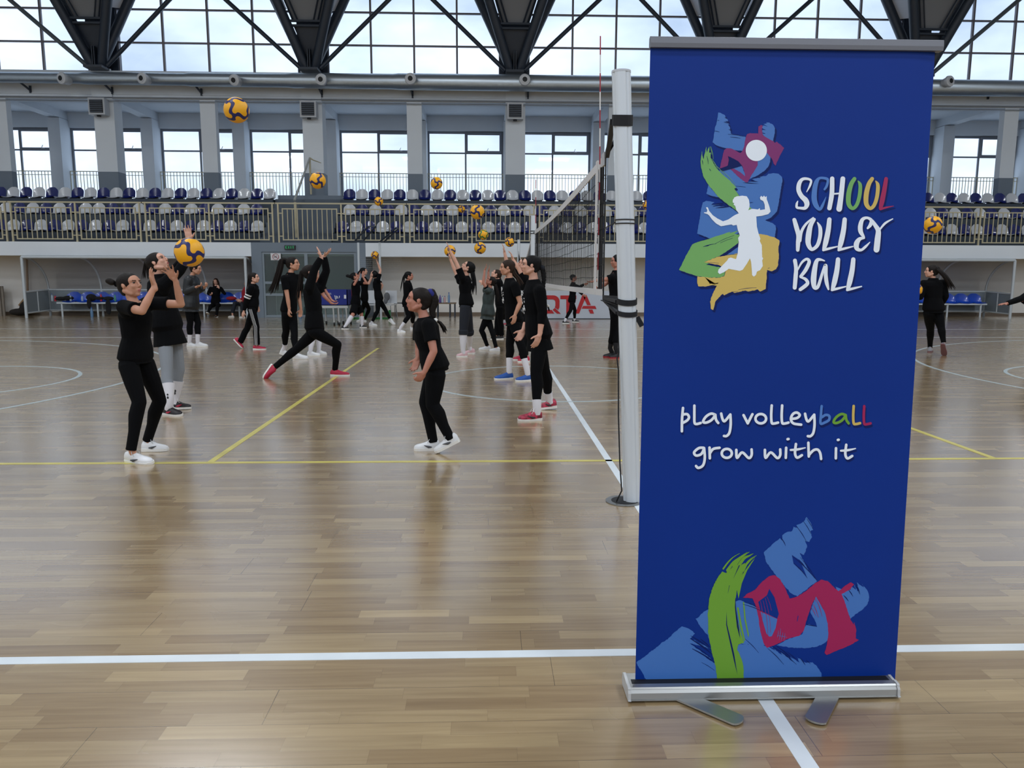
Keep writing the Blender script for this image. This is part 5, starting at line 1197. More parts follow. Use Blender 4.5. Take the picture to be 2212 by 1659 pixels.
PN = [0]
def person(label, Y, k, head, neck, pelvis, body_az, face, arms, legs, skin_='fair', hair='dark', hairdo=None, top='tee', topm='black', hem=.10, flare=1.0, bottom='legging', botm='black2', shoe='white', sock=None, sockm='sock', sole=None, bulk=1.0, lbulk=1.0, near=False, hk=.98, group=None, extra=None, hairlen=None, sleeve=None):
    PN[0] += 1
    def pt(t, dY=0.0): return at(t[0], t[1], Y+(t[2] if len(t) > 2 else dY))
    hc, nb, pv = pt(head), pt(neck), pt(pelvis)
    root = thing('person', label, 'person', (pv.x, Y, 0), group)
    ms, mh, mt_, mb_ = SK[skin_], HR[hair], CL[topm], CL[botm]
    a = math.radians(body_az); fw = Vector((math.cos(a), math.sin(a), 0)); lat = Vector((-fw.y, fw.x, 0))       # lat: towards the person's left
    spine = (nb-pv); up = spine.normalized(); fwd = lat.cross(up)*-1 if False else up.cross(lat)*-1
    fwd = (fw-up*fw.dot(up)).normalized()
    vox = .0055 if near else (.0075 if Y < 15 else .009)
    V = max(vox, .006)
    sw = .162*k*min(1.0, .5+.5*bulk)
    shc = nb-up*.055*k
    hips = pv-up*.02*k
    J = {}
    for sd, sg in (('L', 1), ('R', -1)):
        J['s'+sd] = shc+lat*sw*sg; J['h'+sd] = hips+lat*.085*k*sg-up*.04*k
    # ---- limbs
    def arm_pts(sd):
        A_ = arms[sd]; s0 = J['s'+sd]
        if len(A_) > 3 and A_[3] is not None: s0 = pt(A_[3]) if len(A_[3]) > 2 else at(A_[3][0], A_[3][1], s0.y); J['s'+sd] = s0
        e_ = at(A_[0][0], A_[0][1], (Y+A_[0][2]) if len(A_[0]) > 2 else s0.y)
        w_ = at(A_[1][0], A_[1][1], (Y+A_[1][2]) if len(A_[1]) > 2 else e_.y)
        t_ = at(A_[2][0], A_[2][1], (Y+A_[2][2]) if len(A_[2]) > 2 else w_.y)
        return s0, e_, w_, t_
    AP = {sd: arm_pts(sd) for sd in arms}
    LP = {}; UP = {}
    for sd, (kn, an, ft) in legs.items():
        if ft[0] == 'g':
            _, hx, tx, py, tw = ft; m_ = fl((hx+tx)/2, py); Yf = m_.y
            hl = at(hx, py, Yf-tw/2); tl = at(tx, py, Yf+tw/2); hl.z = 0; tl.z = 0
        else:
            hl, tl = at(ft[1][0], ft[1][1], Y+ft[1][2]), at(ft[2][0], ft[2][1], Y+ft[2][2]); Yf = (hl.y+tl.y)/2
            if len(ft) > 3: dz_ = min(hl.z, tl.z); hl.z -= dz_; tl.z -= dz_
        ank = at(an[0], an[1], Yf if len(an) < 3 else Y+an[2])
        h_ = J['h'+sd]; kn_ = at(kn[0], kn[1], (h_.y+ank.y)/2 if len(kn) < 3 else Y+kn[2])
        fd0 = (tl-hl).normalized(); u0 = ank-hl.lerp(tl, .22); u0 = u0-fd0*u0.dot(fd0); UP[sd] = u0.normalized() if u0.length > .02 else Vector((0, 0, 1))
        LP[sd] = (h_, kn_, ank, hl, tl)
    # ---- body skin
    b = MB(); fr = frame_of(*face); head_parts(b, hc, fr, k*hk)
    nt_ = hc-fr[2]*.055*k-fr[0]*.022*k
    b.tube([nt_, (nt_+nb)/2-fwd*.004*k, nb-up*.02*k], [.042*k, .041*k, .052*k], 14)
    def ring(c, wx, wy, infl=0.0, n=20, fo=0.0):
        return [c+lat*(wx*k*bulk+infl)*math.cos(2*math.pi*i/n)+fwd*((wy*k*bulk+infl)*math.sin(2*math.pi*i/n)+fo*k) for i in range(n)]
    SEC = [(-.10, .115, .085, -.005), (0, .150, .105, -.012), (.16, .140, .098, -.004), (.38, .112, .080, .004), (.62, .128, .094, .010), (.80, .142, .092, .004), (.92, .120, .070, -.004), (1.0, .062, .052, -.004)]
    SL = spine.length
    def torso(b, infl, t0=-.1, t1=1.0, flare=1.0, hemdrop=0.0):
        rs = []
        for t, wx, wy, fo in SEC:
            if t < t0 or t > t1: continue
            fl_ = 1+(flare-1)*max(0, (.75-t)/.85)
            rs.append(ring(pv+up*SL*t, wx*fl_, wy*fl_, infl*(1 if t < .95 else .6), fo=fo))
        if infl and t1 < 1: rs += [ring(pv+up*SL*.985, .074, .058, infl*.5+.004), ring(pv+up*SL*(1.03 if t1 < .95 else 1.07), .053, .048, infl*.4+.004)]
        if hemdrop: rs.insert(0, ring(pv+up*(SL*t0-hemdrop), .148*flare, .105*flare, infl, fo=-.005))
        b.loft(rs)
    torso(b, 0)
    for sd, (s0, e_, w_, t_) in AP.items():
        r1, r2, r3, r4 = .041*k, .034*k, .033*k, .0215*k
        b.cap(s0, r1*1.12, s0.lerp(e_, .5), r1*.93, 12); b.cap(s0.lerp(e_, .5), r1*.93, e_, r2*.95, 12)
        b.cap(e_, r2*.92, e_.lerp(w_, .35), r3, 12); b.cap(e_.lerp(w_, .35), r3, w_, r4, 12)
        b.cap(s0, r1*1.1, nb-up*.03*k, .045*k, 12)
        hn = arms[sd][4] if len(arms[sd]) > 4 else None
        nn = {'up': Vector((0,0,1)), 'in': fwd, 'cam': Vector((0,-1,0)), 'far': Vector((0,1,0)), 'left': Vector((-1,0,.2)), 'right': Vector((1,0,.2)), 'down': Vector((0,0,-1)), None: fwd*.6-lat*(1 if sd == 'L' else -1)}[hn]
        cu, sp_, th = (arms[sd][5] if len(arms[sd]) > 5 else (.4, .2, 1))
        hand(b, w_, t_, nn, k*1.02, cu, sp_, th)
    TH = .074*k*lbulk; KN = .050*k*(.5+.5*lbulk); CA = .052*k*(.6+.4*lbulk); AN = .031*k
    for sd, (h_, kn_, ank, hl, tl) in LP.items():
        b.cap(h_, TH, h_.lerp(kn_, .45), TH*.9, 14); b.cap(h_.lerp(kn_, .45), TH*.9, kn_, KN, 14)
        back = (tl-hl).normalized()*-1; cp = kn_.lerp(ank, .3)+back*.010*k
        b.cap(kn_, KN*.98, cp, CA, 14); b.cap(cp, CA, kn_.lerp(ank, .65), CA*.72, 14); b.cap(kn_.lerp(ank, .65), CA*.72, ank, AN, 12)
        mid = hl.lerp(tl, .35)
        b.cap(ank, AN, hl.lerp(tl, .27)+UP[sd]*.045*k, .027*k, 10)
    body = b.organic('body', ms, root, vox, 3 if near else 2, .5)
    if near or Y < 16: face_details(body, hc, fr, k*hk, mh)
    # ---- top
    loose = {'tee': .010, 'sweater': .018, 'jacket': .032, 'vest': .030, 'polo': .010}[top]
    b = MB(); infl = loose*k+.004
    torso(b, infl, -.10, .93 if top in ('tee', 'polo', 'vest') else .96, flare, hemdrop=max(0, hem-.1)*.6*k+.001)
    long_ = (top in ('sweater', 'jacket')) if sleeve is None else sleeve
    cuff = .93 if sleeve is None or sleeve is True else sleeve
    for sd, (s0, e_, w_, t_) in AP.items():
        r1 = .041*k+infl*.9; 
        b.cap(s0, r1*1.1, nb-up*.05*k, .050*k, 12); b.cap(s0, r1*1.12, s0-up*.05*k-lat*(.02*k if sd == 'L' else -.02*k), .05*k, 12)
        if top == 'vest': 
            b.tube([s0, s0.lerp(e_, .25)], [r1*1.12, r1*1.05], 14); continue
        if long_:
            b.tube([s0, s0.lerp(e_, .5), e_], [r1*1.12, r1, .034*k+infl*.8], 14); b.cap(e_, .034*k+infl*.8, e_.lerp(w_, .05), .034*k+infl*.8)
            b.tube([e_, e_.lerp(w_, cuff*.43), e_.lerp(w_, cuff)], [.034*k+infl*.8, .034*k+infl*.7, .024*k+infl*.7], 14)
        else:
            q = s0.lerp(e_, .62 if top != 'polo' else .55); b.tube([s0-(e_-s0)*.05, s0.lerp(e_, .3), q], [r1*1.1, r1*1.08, r1*1.12], 14)
    shirt = b.organic('shirt' if top in ('tee', 'polo') else ('jacket' if top in ('jacket', 'vest') else 'sweater'), mt_, root, V, 2, .5)
    if extra and 'undersleeve' in extra:
        b = MB()
        for sd, (s0, e_, w_, t_) in AP.items(): b.tube([s0, s0.lerp(e_, .5)], [.05*k, .05*k], 12)
        b.organic('undershirt', CL['black'], root, V, 1)
    # ---- trousers
    b = MB(); ti = .006 if bottom == 'legging' else (.012 if bottom == 'trouser' else .022)
    b.loft([ring(pv+up*SL*t, wx, wy, ti*.8, fo=fo) for t, wx, wy, fo in SEC[:3]]+[ring(pv+up*SL*.24, .125, .09, .003)])
    for sd, (h_, kn_, ank, hl, tl) in LP.items():
        back = (tl-hl).normalized()*-1; cp = kn_.lerp(ank, .3)+back*.010*k
        b.cap(h_, TH+ti, h_.lerp(kn_, .45), TH*.9+ti, 14)
        if bottom == 'shorts':
            b.tube([h_, h_.lerp(kn_, .45), h_.lerp(kn_, .9)], [TH+ti, TH+ti*1.2, TH+ti*1.1], 16)
        elif bottom == 'capri':
            b.cap(h_.lerp(kn_, .45), TH*.9+ti, kn_, KN+ti, 14); b.tube([kn_, kn_.lerp(ank, .22)], [KN+ti*1.5, CA+ti*1.2], 14)
        else:
            b.cap(h_.lerp(kn_, .45), TH*.9+ti, kn_, KN+ti, 14); b.cap(kn_, KN+ti, cp, CA+ti, 14)
            e2 = 1.0 if sock is None else .94-sock
            if bottom == 'trouser': b.tube([cp, kn_.lerp(ank, .65), kn_.lerp(ank, 1.0)], [CA+ti, CA+ti*.9, CA*.95+ti], 14)
            else:
                q = kn_.lerp(ank, min(.65, e2)); b.cap(cp, CA+ti, q, CA*.74+ti if e2 >= .65 else CA*.9+ti, 14)
                if e2 > .65: b.tube([q, kn_.lerp(ank, e2*.99), kn_.lerp(ank, e2+(.07 if sock is None else 0))], [CA*.74+ti, AN+ti+.004, AN+ti+.004], 14)
    b.organic('shorts' if bottom == 'shorts' else 'trousers', mb_, root, V, 2, .5)
    # ---- socks and shoes
    for sd, (h_, kn_, ank, hl, tl) in LP.items():
        fdir = (tl-hl); fl_ = fdir.length or .2; fd = fdir.normalized(); L_ = min(max(fl_, .19*k), .27*k)
        if ank.z > -1:
            u_ = (ank-hl.lerp(tl, .22)); u_ = (u_-fd*u_.dot(fd)); u_ = u_.normalized() if u_.length > .02 else Vector((0,0,1))
        s_ = fd.cross(u_).normalized(); c0 = hl
        if sock or bottom in ('shorts', 'capri'):
            sk = sock if sock else .3
            q0 = kn_.lerp(ank, 1-sk-.06); b = MB()
            if sk > .5: b.tube([q0, kn_.lerp(ank, .55), kn_.lerp(ank, .8), ank, ank.lerp(hl.lerp(tl, .2), .5)], [CA*1.02+.011, CA*.92+.010, AN*1.2+.008, AN+.007, AN+.006], 14)
            else: b.tube([q0, ank, ank.lerp(hl.lerp(tl, .2), .5)], [AN*1.15+.008, AN+.008, AN+.006], 14)
            b.build('sock', CL[sockm], root, smooth=True)
        H_ = .085*k
        prof = [(0.0, .020, .050), (.06, .031, .074), (.18, .034, .082), (.30, .034, .086), (.42, .036, .070), (.58, .042, .052), (.74, .045, .042), (.88, .039, .035), (.97, .024, .026), (1.0, .010, .018)]
        n_ = 14; rings = []
        for t, w2, h2 in prof:
            c = c0+fd*L_*t; rr = []
            for i in range(n_):
                a_ = 2*math.pi*i/n_; x = math.cos(a_); y = math.sin(a_)
                hh = (h2*k if y > 0 else 0.0)
                rr.append(c+s_*(w2*k*(abs(x)**.8)*(1 if x > 0 else -1))+u_*(.016*k+(hh*abs(y)**.75 if y > 0 else -.010*k*abs(y))))
            rings.append(rr)
        b = MB(); b.loft(rings); so = b.build('shoe', SH[shoe], root, smooth=True)
        rings = []
        for t, w2, h2 in prof:
            c = c0+fd*(L_*1.02*t-.01*L_*.5); w3 = w2*k+.004; z0 = .0; z1 = .026*k if t < .3 else .022*k
            rings.append([c+s_*w3+u_*z1, c+s_*w3*1.0+u_*z0, c-s_*w3+u_*z0, c-s_*w3+u_*z1])
        b = MB(); b.loft(rings); b.build('sole', sole or SOLE, so)
        if near:
            b = MB()
            for q in range(4):
                t = .36+.075*q; c = c0+fd*L_*t; hh = (.088-.012*q)*k
                b.tube([c-s_*.02*k+u_*(hh-.004), c+u_*(hh+.004), c+fd*.012*k+s_*.02*k+u_*(hh-.006)], .003*k, 6)
            for sg in (-1, 1): b.tube([c0+fd*L_*.34+u_*.095*k, c0+fd*L_*.36+s_*sg*.02*k+u_*.115*k, c0+fd*L_*.42+s_*sg*.038*k+u_*.09*k, c0+fd*L_*.46+s_*sg*.03*k+u_*.07*k], .0028*k, 6)
            b.build('laces', SOLE if shoe != 'white' else mat('lace_grey', (188, 192, 196), .7), so)
            if near == 'stripe' or near:
                b = MB()
                for sg in (-1, 1):
                    b.tube([c0+fd*L_*.30+s_*sg*.036*k+u_*.034*k, c0+fd*L_*.42+s_*sg*.041*k+u_*.036*k, c0+fd*L_*.6+s_*sg*.040*k+u_*.05*k], [.004*k, .011*k, .002*k], 6)
                b.build('side_mark', mat('shoe_mark_dark', (66, 68, 74), .6) if shoe == 'white' else (SH['black'] if shoe != 'blackred' else SH['pink']), so)
    # ---- hair
    f, s, u = fr; R_ = Matrix((f, s, u)).transposed(); K = k*hk; P = lambda x, y, z: hc+(f*x+s*y+u*z)*K
    b = MB(); b.ell(P(-.022, 0, .031), (.104*K, .0775*K, .081*K), R_, 20, 14); b.ell(P(-.058, 0, -.004), (.060*K, .066*K, .072*K), R_, 16, 12)
    b.cap(P(-.05, .03, -.055), .03*K, P(-.05, -.03, -.055), .03*K, 10)
    if hairdo and hairdo[0] == 'loose':
        for y in (-1, 1): b.tube([P(-.01, .07*y, .02), P(-.02, .082*y, -.06), P(-.02, .085*y, -.16), P(0, .09*y, -.30)], [.03*K, .034*K, .034*K, .014*K], 10)
        b.tube([P(-.06, 0, 0), P(-.085, 0, -.10), P(-.09, 0, -.24)], [.07*K, .07*K, .04*K], 12)
    ho = b.organic('hair', mh, root, .008 if near else .010, 3, .5)
    if hairdo and hairdo[0] in ('pony', 'braid', 'bun', 'tail'):
        pts = [pt(p_[:2]+((p_[2],) if len(p_) > 2 else ())) for p_ in hairdo[1]]; r0 = hairdo[2]
        if hairdo[0] == 'bun':
            b = MB()
            for j, p_ in enumerate(pts): b.ell(p_, (r0*1.15, r0, r0*.9), None, 12, 9)
            b.organic('hair_bun', mh, ho, .007, 2)
            b = MB(); q = pts[0].lerp(P(-.09, 0, .01), .5); b.cap(q, r0*.8, q+Vector((.004, 0, .004)), r0*.8, 12); b.build('hair_tie', CL['black'], ho, smooth=True)
        elif hairdo[0] == 'braid':
            b = MB(); C_ = cat_rom([tuple(p_) for p_ in pts], 7); C_ = [Vector(c) for c in C_]
            for j, c in enumerate(C_):
                d = (C_[min(j+1, len(C_)-1)]-C_[max(j-1, 0)]).normalized(); side = d.cross(Vector((0, 1, 0))).normalized()
                rr = r0*(1-.45*j/len(C_)); b.ell(c+side*rr*.35*(1 if j % 2 else -1), (rr, rr*.85, rr*1.1), None, 10, 8)
            b.organic('braid', mh, ho, .006, 1)
            if hairdo[3]:
                tp = [pt(p_) for p_ in hairdo[3]]
                b = MB(); b.cap(tp[0], r0*.55, tp[0]+Vector((.006, 0, -.004)), r0*.55, 10); b.build('hair_tie', SOLE, ho, smooth=True)
                b = MB(); rnd = random.Random(3)
                for j in range(9):
                    o_ = Vector((rnd.uniform(-1, 1), rnd.uniform(-1, 1), rnd.uniform(-1, 1)))*r0*.8
                    b.tube([tp[0]]+[p_+o_*(i/len(tp)) for i, p_ in enumerate(tp[1:], 1)], [r0*.28]*(len(tp)-1)+[.001], 6)
                b.build('braid_end', mh, ho, smooth=True)
            b = MB(); b.cap(pts[0], r0*1.05, pts[0]+Vector((.008, 0, -.01)), r0*1.05, 12); b.build('hair_tie', CL['navy'] if Y > 7 else mat('blue_hair_tie', (20, 28, 110), .8), ho, smooth=True)
        else:
            b = MB(); rnd = random.Random(len(label)); n_ = 16 if near or Y < 14 else 8
            start = P(-.085, 0, .03) if len(hairdo) < 4 else pts[0]
            C_ = [start]+pts
            for j in range(n_):
                o_ = Vector((rnd.uniform(-1, 1), rnd.uniform(-1, 1), rnd.uniform(-1, 1)*.5))*r0
                qs = [c+o_*min(1, .35+.9*i/len(C_))*(1+.5*(i == len(C_)-1)) for i, c in enumerate(C_)]
                qs = [Vector(c) for c in cat_rom([tuple(c) for c in qs], 4)]
                m_ = len(qs); b.tube(qs, [r0*.42*(1-.9*(i/(m_-1))**2) for i in range(m_)], 6)
            b.build('ponytail', mh, ho, smooth=True)
            b = MB(); q = pts[0].lerp(start, .6); b.cap(q, r0*.9, q+Vector((.004, 0, 0)), r0*.9, 10); b.build('hair_tie', CL['black'], ho, smooth=True)
    if extra:
        for ex in extra:
            if ex == 'chestprint':
                c = pv+up*SL*.62; b = MB(); rnd = random.Random(5)
                for j in range(46):
                    th = rnd.uniform(-.5, .9)*(1); wx = (.128*k*bulk+infl+.004); wy = (.094*k*bulk+infl+.006)
                    a_ = math.pi/2+th*.9; z = rnd.uniform(-.11, .11)*k
                    q = c+lat*wx*math.cos(a_)*1.0+fwd*(wy*math.sin(a_)+.010*k)+up*z
                    nn_ = (lat*wx*math.cos(a_)+fwd*wy*math.sin(a_)).normalized(); tt__ = up.cross(nn_); b.ell(q, (.003, rnd.uniform(.003, .011), rnd.uniform(.004, .016)), Matrix((nn_, tt__, up)).transposed(), 7, 5)
                b.build('white_print', M_print, shirt)
            if ex == 'backprint':
                c = pv+up*SL*.86; b = MB()
                for j in range(3): q = c-fwd*(.092*k+infl)+lat*(j-1)*.02+up*(-j*.02); b.ell(q, (.012, .012, .014), None, 6, 5)
                b.build('white_print', M_print, shirt)
            if ex == 'armstripes':
                sd = 'R'; s0, e_, w_, t_ = AP[sd]; r1 = .041*k+infl+.004
                for t in (.62, .84):
                    b = MB(); b.tube([s0.lerp(e_, t), s0.lerp(e_, t+.12)], [r1*1.02, r1*.98], 14); b.build('white_sleeve_stripe', M_print, shirt, smooth=True)
            if ex == 'legstripes':
                for sd, sg in (('R', -1),):
                    h_, kn_, ank, hl, tl = LP[sd]
                    for o_ in (-1, 0, 1):
                        b = MB(); q = [h_+Vector((o_*.022, -(TH+ti+.002), 0)), h_.lerp(kn_, .5)+Vector((o_*.022, -(TH*.88+ti+.002), 0)), kn_+Vector((o_*.022, -(KN+ti+.003), 0)), kn_.lerp(ank, .4)+Vector((o_*.022, -(CA+ti+.002), 0)), ank+Vector((o_*.02, -(CA*.95+ti+.002), 0))]
                        b.tube(q, .004, 6); b.build('white_leg_stripe', M_print, root)
            if ex == 'sockprint':
                for sd in LP:
                    h_, kn_, ank, hl, tl = LP[sd]
                    b = MB(); 
                    for t in (.62, .7, .78): b.ell(kn_.lerp(ank, t)+Vector((.008, -CA*.86-.004, 0)), (.010, .004, .014), None, 6, 5)
                    b.build('sock_print', SH['black'], root)
    return root

G = 'g'
# 1 front left, bun, hands up
person('girl with a hair bun in black tee and leggings, both hands raised, front left', 5.85, .90, (281, 616), (291, 657), (295, 772), -22, (-22, 12),
 {'R': [(307, 672, -.30), (334, 619, -.26), (322, 580, -.24), (268, 663, -.14), 'right', (.25, .30, -1)], 'L': [(391, 657, .10), (379, 606, .05), (358, 573, .0), (318, 655, .12), 'cam', (.2, .9, 1)]},
 {'R': [(301, 868), (284, 966), (G, 274, 341, 1000, -.10)], 'L': [(345, 866), (320, 946), (G, 307, 364, 974, .02)]}, 'mid', 'dark', ('bun', [(241, 610), (236, 607)], .026), top='tee', near=True, bulk=.98, lbulk=1.0)
# 2 grey leggings
person('tall girl in a black sweater and grey leggings with raised arms behind the ball', 7.95, 1.02, (341, 567), (342, 600), (362, 704), -5, (-8, 32),
 {'R': [(388, 584, -.14), (409, 550, -.1), (417, 528, -.1), (352, 617, -.16), 'right', (.5, .2, 1)], 'L': [(394, 566, .14), (409, 520, .12), (405, 494, .12), (358, 612, .16), 'cam', (.15, .35, 1)]},
 {'R': [(361, 802), (366, 873), (G, 355, 392, 897, -.10)], 'L': [(387, 798), (378, 862), (G, 368, 413, 884, .04)]}, 'fair', 'dark', ('pony', [(318, 563), (315, 580), (316, 600)], .026), top='sweater', hem=.34, flare=1.22, bottom='legging', botm='grey', shoe='blackred', sock=.55, near=True, extra=['sockprint'], lbulk=.95)
# 3 puffer jacket
person('person in a dark puffer jacket and black leggings half hidden behind the ball', 15.0, 1.04, (423, 580), (414, 599), (413, 662), 0, (0, -12),
 {'R': [(402, 630, -.2), (424, 620, -.25), (434, 617, -.25), None, 'up', (.8, .1, 1)], 'L': [(428, 628, .15), (441, 622, .1), (447, 615, .05), None, 'up', (.8, .1, 1)]},
 {'R': [(411, 697), (410, 733), (G, 405, 421, 749, -.05)], 'L': [(428, 697), (427, 733), (G, 423, 449, 749, 0)]}, 'mid', 'dark', None, top='jacket', topm='puffer', hem=.16, bulk=1.1, sock=.32, shoe='white')
# 4 seated woman
person('woman in black sitting on the left bench with a hand at her mouth', 25.55, .98, (466, 608), (466, 620), (466, 655, .0), -90, (-88, -6),
 {'R': [(450, 634, -.1), (455, 637, -.35), (459, 634, -.42), None, 'up', (.7, .1, 1)], 'L': [(485, 634, -.15), (473, 622, -.22), (468, 614, -.2), None, 'far', (.9, .1, 1)]},
 {'R': [(455, 662, -.42), (450, 674, -.55), ('l', (450, 680, -.5), (447, 676, -.75))], 'L': [(470, 660, -.42), (468, 680, -.45), (G, 466, 470, 685, -.25)]}, 'fair', 'brown', ('loose',), top='sweater', shoe='black', lbulk=1.05)
# 5 person in red
person('person in red top and dark trousers sitting at the right end of left bench', 25.55, .98, (534, 612), (531, 622), (529, 654), 200, (200, 0),
 {'R': [(528, 643, .1), (518, 648, -.1), (512, 648, -.15)], 'L': [(533, 643, -.2), (522, 650, -.3), (515, 650, -.35)]},
 {'R': [(507, 655, -.2), (502, 676, -.25), (G, 506, 494, 686, -.05)], 'L': [(522, 656, -.35), (527, 676, -.4), (G, 530, 520, 687, -.05)]}, 'fair', 'black', None, top='sweater', topm='red', bottom='trouser', botm='navy', shoe='white')
# 6 walking girl striped
person('girl walking right in black top with white arm bands and striped trousers', 14.5, .90, (549, 600), (547, 616), (546, 661), 0, (0, 4),
 {'R': [(533, 645, -.16), (527, 672, -.14), (522, 686, -.14), (543, 622, -.15)], 'L': [(553, 642, .15), (556, 660, .12), (558, 670, .12)]},
 {'R': [(554, 706), (555, 745), (G, 547, 575, 755, 0)], 'L': [(534, 710), (519, 739), ('l', (505, 738, .1), (524, 757, .1), 1)]}, 'fair', 'dark', ('pony', [(537, 597), (535, 613), (533, 630)], .022), top='sweater', bottom='trouser', botm='black2', shoe='pink', extra=['armstripes', 'legstripes'], hem=.02)
# 7 tall girl V neck
person('tall girl in a black V-neck tee with a long flying ponytail, arms hanging down', 13.1, 1.06, (633, 570), (628, 591), (625, 670), -15, (-5, 6),
 {'R': [(621, 641, -.2), (625, 668, -.2), (623, 684, -.22), (614, 602, -.17), None, (.9, .1, 1)], 'L': [(646, 645, .12), (650, 668, .1), (648, 683, .1), (645, 600, .12), None, (.6, .1, 1)]},
 {'R': [(618, 716), (615, 750), ('l', (604, 765, .2), (617, 769, .2), 1)], 'L': [(636, 720), (638, 760), (G, 634, 666, 775, -.1)]}, 'mid', 'dark', ('pony', [(610, 562), (604, 585), (596, 612), (590, 632)], .055), shoe='white', sock=.14, bulk=1.02)
# 8 receiver hidden behind the lunging girl
person('girl in black holding both forearms out to receive, behind the lunging girl', 13.6, .92, (677, 598), (679, 612), (683, 672), 0, (0, 0),
 {'R': [(700, 640, -.15), (716, 655, -.1), (725, 657, -.05), (690, 620, -.15), 'up', (.6, .1, 1)], 'L': [(705, 632, .12), (716, 648, .05), (727, 654, 0), (694, 616, .12), 'up', (.6, .1, 1)]},
 {'R': [(676, 718), (671, 756), (G, 664, 692, 769, 0)], 'L': [(690, 718), (689, 754), (G, 684, 706, 766, 0)]}, 'warm', 'dark', None, bottom='shorts', botm='black', shoe='white', sock=.8)
# 9 lunging
person('girl in black lunging to the right with both arms thrown up, raspberry red shoes', 10.35, .99, (672, 588), (671, 616), (680, 706), 5, (0, 22),
 {'R': [(679, 583, -.16), (694, 556, -.14), (684, 527, -.14), (668, 622, -.16), 'left', (.15, .25, 1)], 'L': [(705, 585, .14), (700, 553, .1), (713, 542, .08), (692, 618, .12), 'up', (.3, .5, 1)]},
 {'L': [(641, 754), (597, 790), ('l', (588, 793, .05), (569, 824, .0), 1)], 'R': [(729, 744), (724, 795), (G, 714, 755, 812, 0)]}, 'fair', 'dark', ('tail', [(652, 588), (649, 615), (647, 645)], .03), top='sweater', hem=.06, bottom='legging', shoe='pink', lbulk=1.08)
# 10 black shorts
person('girl in black tee and shorts with white knee socks, hands up, by the blue cart', 20.3, .98, (766, 597), (768, 609), (769, 655), -10, (5, 25),
 {'R': [(765, 615, -.25), (775, 598, -.25), (777, 585, -.25), (766, 612, -.15), 'right', (.3, .3, 1)], 'L': [(792, 612, .0), (783, 596, 0), (786, 584, 0), (776, 611, .1), 'cam', (.3, .3, 1)]},
 {'R': [(762, 680), (747, 703), (G, 738, 749, 711, 0)], 'L': [(781, 679), (782, 702), (G, 777, 792, 708, 0)]}, 'warm', 'black', ('bun', [(755, 597), (751, 596)], .045), top='tee', hem=.2, bottom='shorts', botm='black', shoe='black', sock=.75, bulk=1.1)
# 11 behind
person('girl in black behind the one in shorts, face turned right', 22.3, .98, (786, 586), (786, 599), (788, 645), 0, (0, 5),
 {'R': [(797, 613, -.1), (801, 600, -.1), (800, 589, -.1), (783, 609, -.14), 'right', (.3, .2, 1)], 'L': [(797, 612, .1), (803, 600, .1), (804, 590, .1)]},
 {'R': [(797, 667), (789, 687), (G, 784, 772, 695, 0)], 'L': [(783, 668), (780, 688), (G, 778, 790, 695, 0)]}, 'fair', 'black', ('pony', [(775, 588), (773, 598), (774, 608)], .035), shoe='white')
# 12 striding, holding ball up
person('girl in black striding wide and holding a ball up on one straight arm', 21.2, 1.0, (808, 592), (813, 602), (818, 645), 175, (150, 42),
 {'L': [(822, 584, -.1), (815, 566, -.1), (811, 557, -.1), (817, 604, -.14), 'up', (.1, .4, 1)], 'R': [(826, 616, .1), (822, 628, .1), (820, 636, .1)]},
 {'L': [(816, 672), (803, 697), (G, 797, 815, 704, 0)], 'R': [(833, 670), (843, 690), ('l', (839, 690, .2), (853, 700, .15), 1)]}, 'fair', 'black', None, shoe='white', sock=.05)
# 13 profile right with socks
person('girl in black with ponytail and white crew socks, in profile behind the braided girl', 18.7, .98, (884, 596), (881, 609), (880, 656), -5, (0, -2),
 {'R': [(878, 632, -.2), (880, 650, -.2), (882, 658, -.2)], 'L': [(890, 632, .1), (893, 650, .1), (893, 658, .1)]},
 {'R': [(883, 684), (866, 707), (G, 858, 876, 719, 0)], 'L': [(893, 684), (890, 705), (G, 886, 902, 712, 0)]}, 'warm', 'black', ('pony', [(873, 598), (870, 612), (869, 628)], .04), top='sweater', hem=.14, sock=.45, shoe='white')
# 14 front braided girl
person('girl with thick braid and blue hair tie leaning forward alone in the middle', 6.05, .92, (904, 648), (917, 688), (938, 792), 185, (182, 8),
 {'L': [(937, 759, -.20), (917, 803, -.22), (903, 822, -.22), (925, 703, -.14), None, (1.1, .05, -1)], 'R': [(905, 752, .14), (903, 772, .10), (897, 793, .08), (906, 706, .13), None, (.5, .2, 1)]},
 {'R': [(919, 868), (935, 950), (G, 950, 895, 972, .0)], 'L': [(934, 874), (971, 944), ('l', (994, 958, -.12), (941, 984, -.12), 1)]}, 'warm', 'dark', ('braid', [(930, 632), (939, 650), (934, 668), (936, 684)], .030, [(940, 691), (951, 697), (959, 708), (963, 718)]), near=True, bulk=1.05, lbulk=1.08, shoe='white')
# 15 arms raised, white socks
person('girl with long dark hair, both arms raised high, white knee socks, pale pink shoes', 13.2, 1.0, (1011, 577), (1006, 597), (1006, 656), 178, (178, 38),
 {'L': [(986, 568, -.16), (972, 541, -.16), (964, 518, -.16), (999, 600, -.15), 'left', (.15, .5, 1)], 'R': [(985, 590, .16), (973, 560, .16), (968, 541, .16), (992, 602, .12), 'left', (.2, .3, 1)]},
 {'L': [(1001, 714), (1000, 757), (G, 1010, 986, 771, 0)], 'R': [(1014, 714), (1014, 750), (G, 1026, 1004, 764, .05)]}, 'fair', 'black', ('tail', [(1021, 590), (1024, 610), (1022, 634)], .04), hem=.12, flare=1.15, bottom='capri', botm='navy', shoe='palepink', sock=.72, extra=['backprint'])
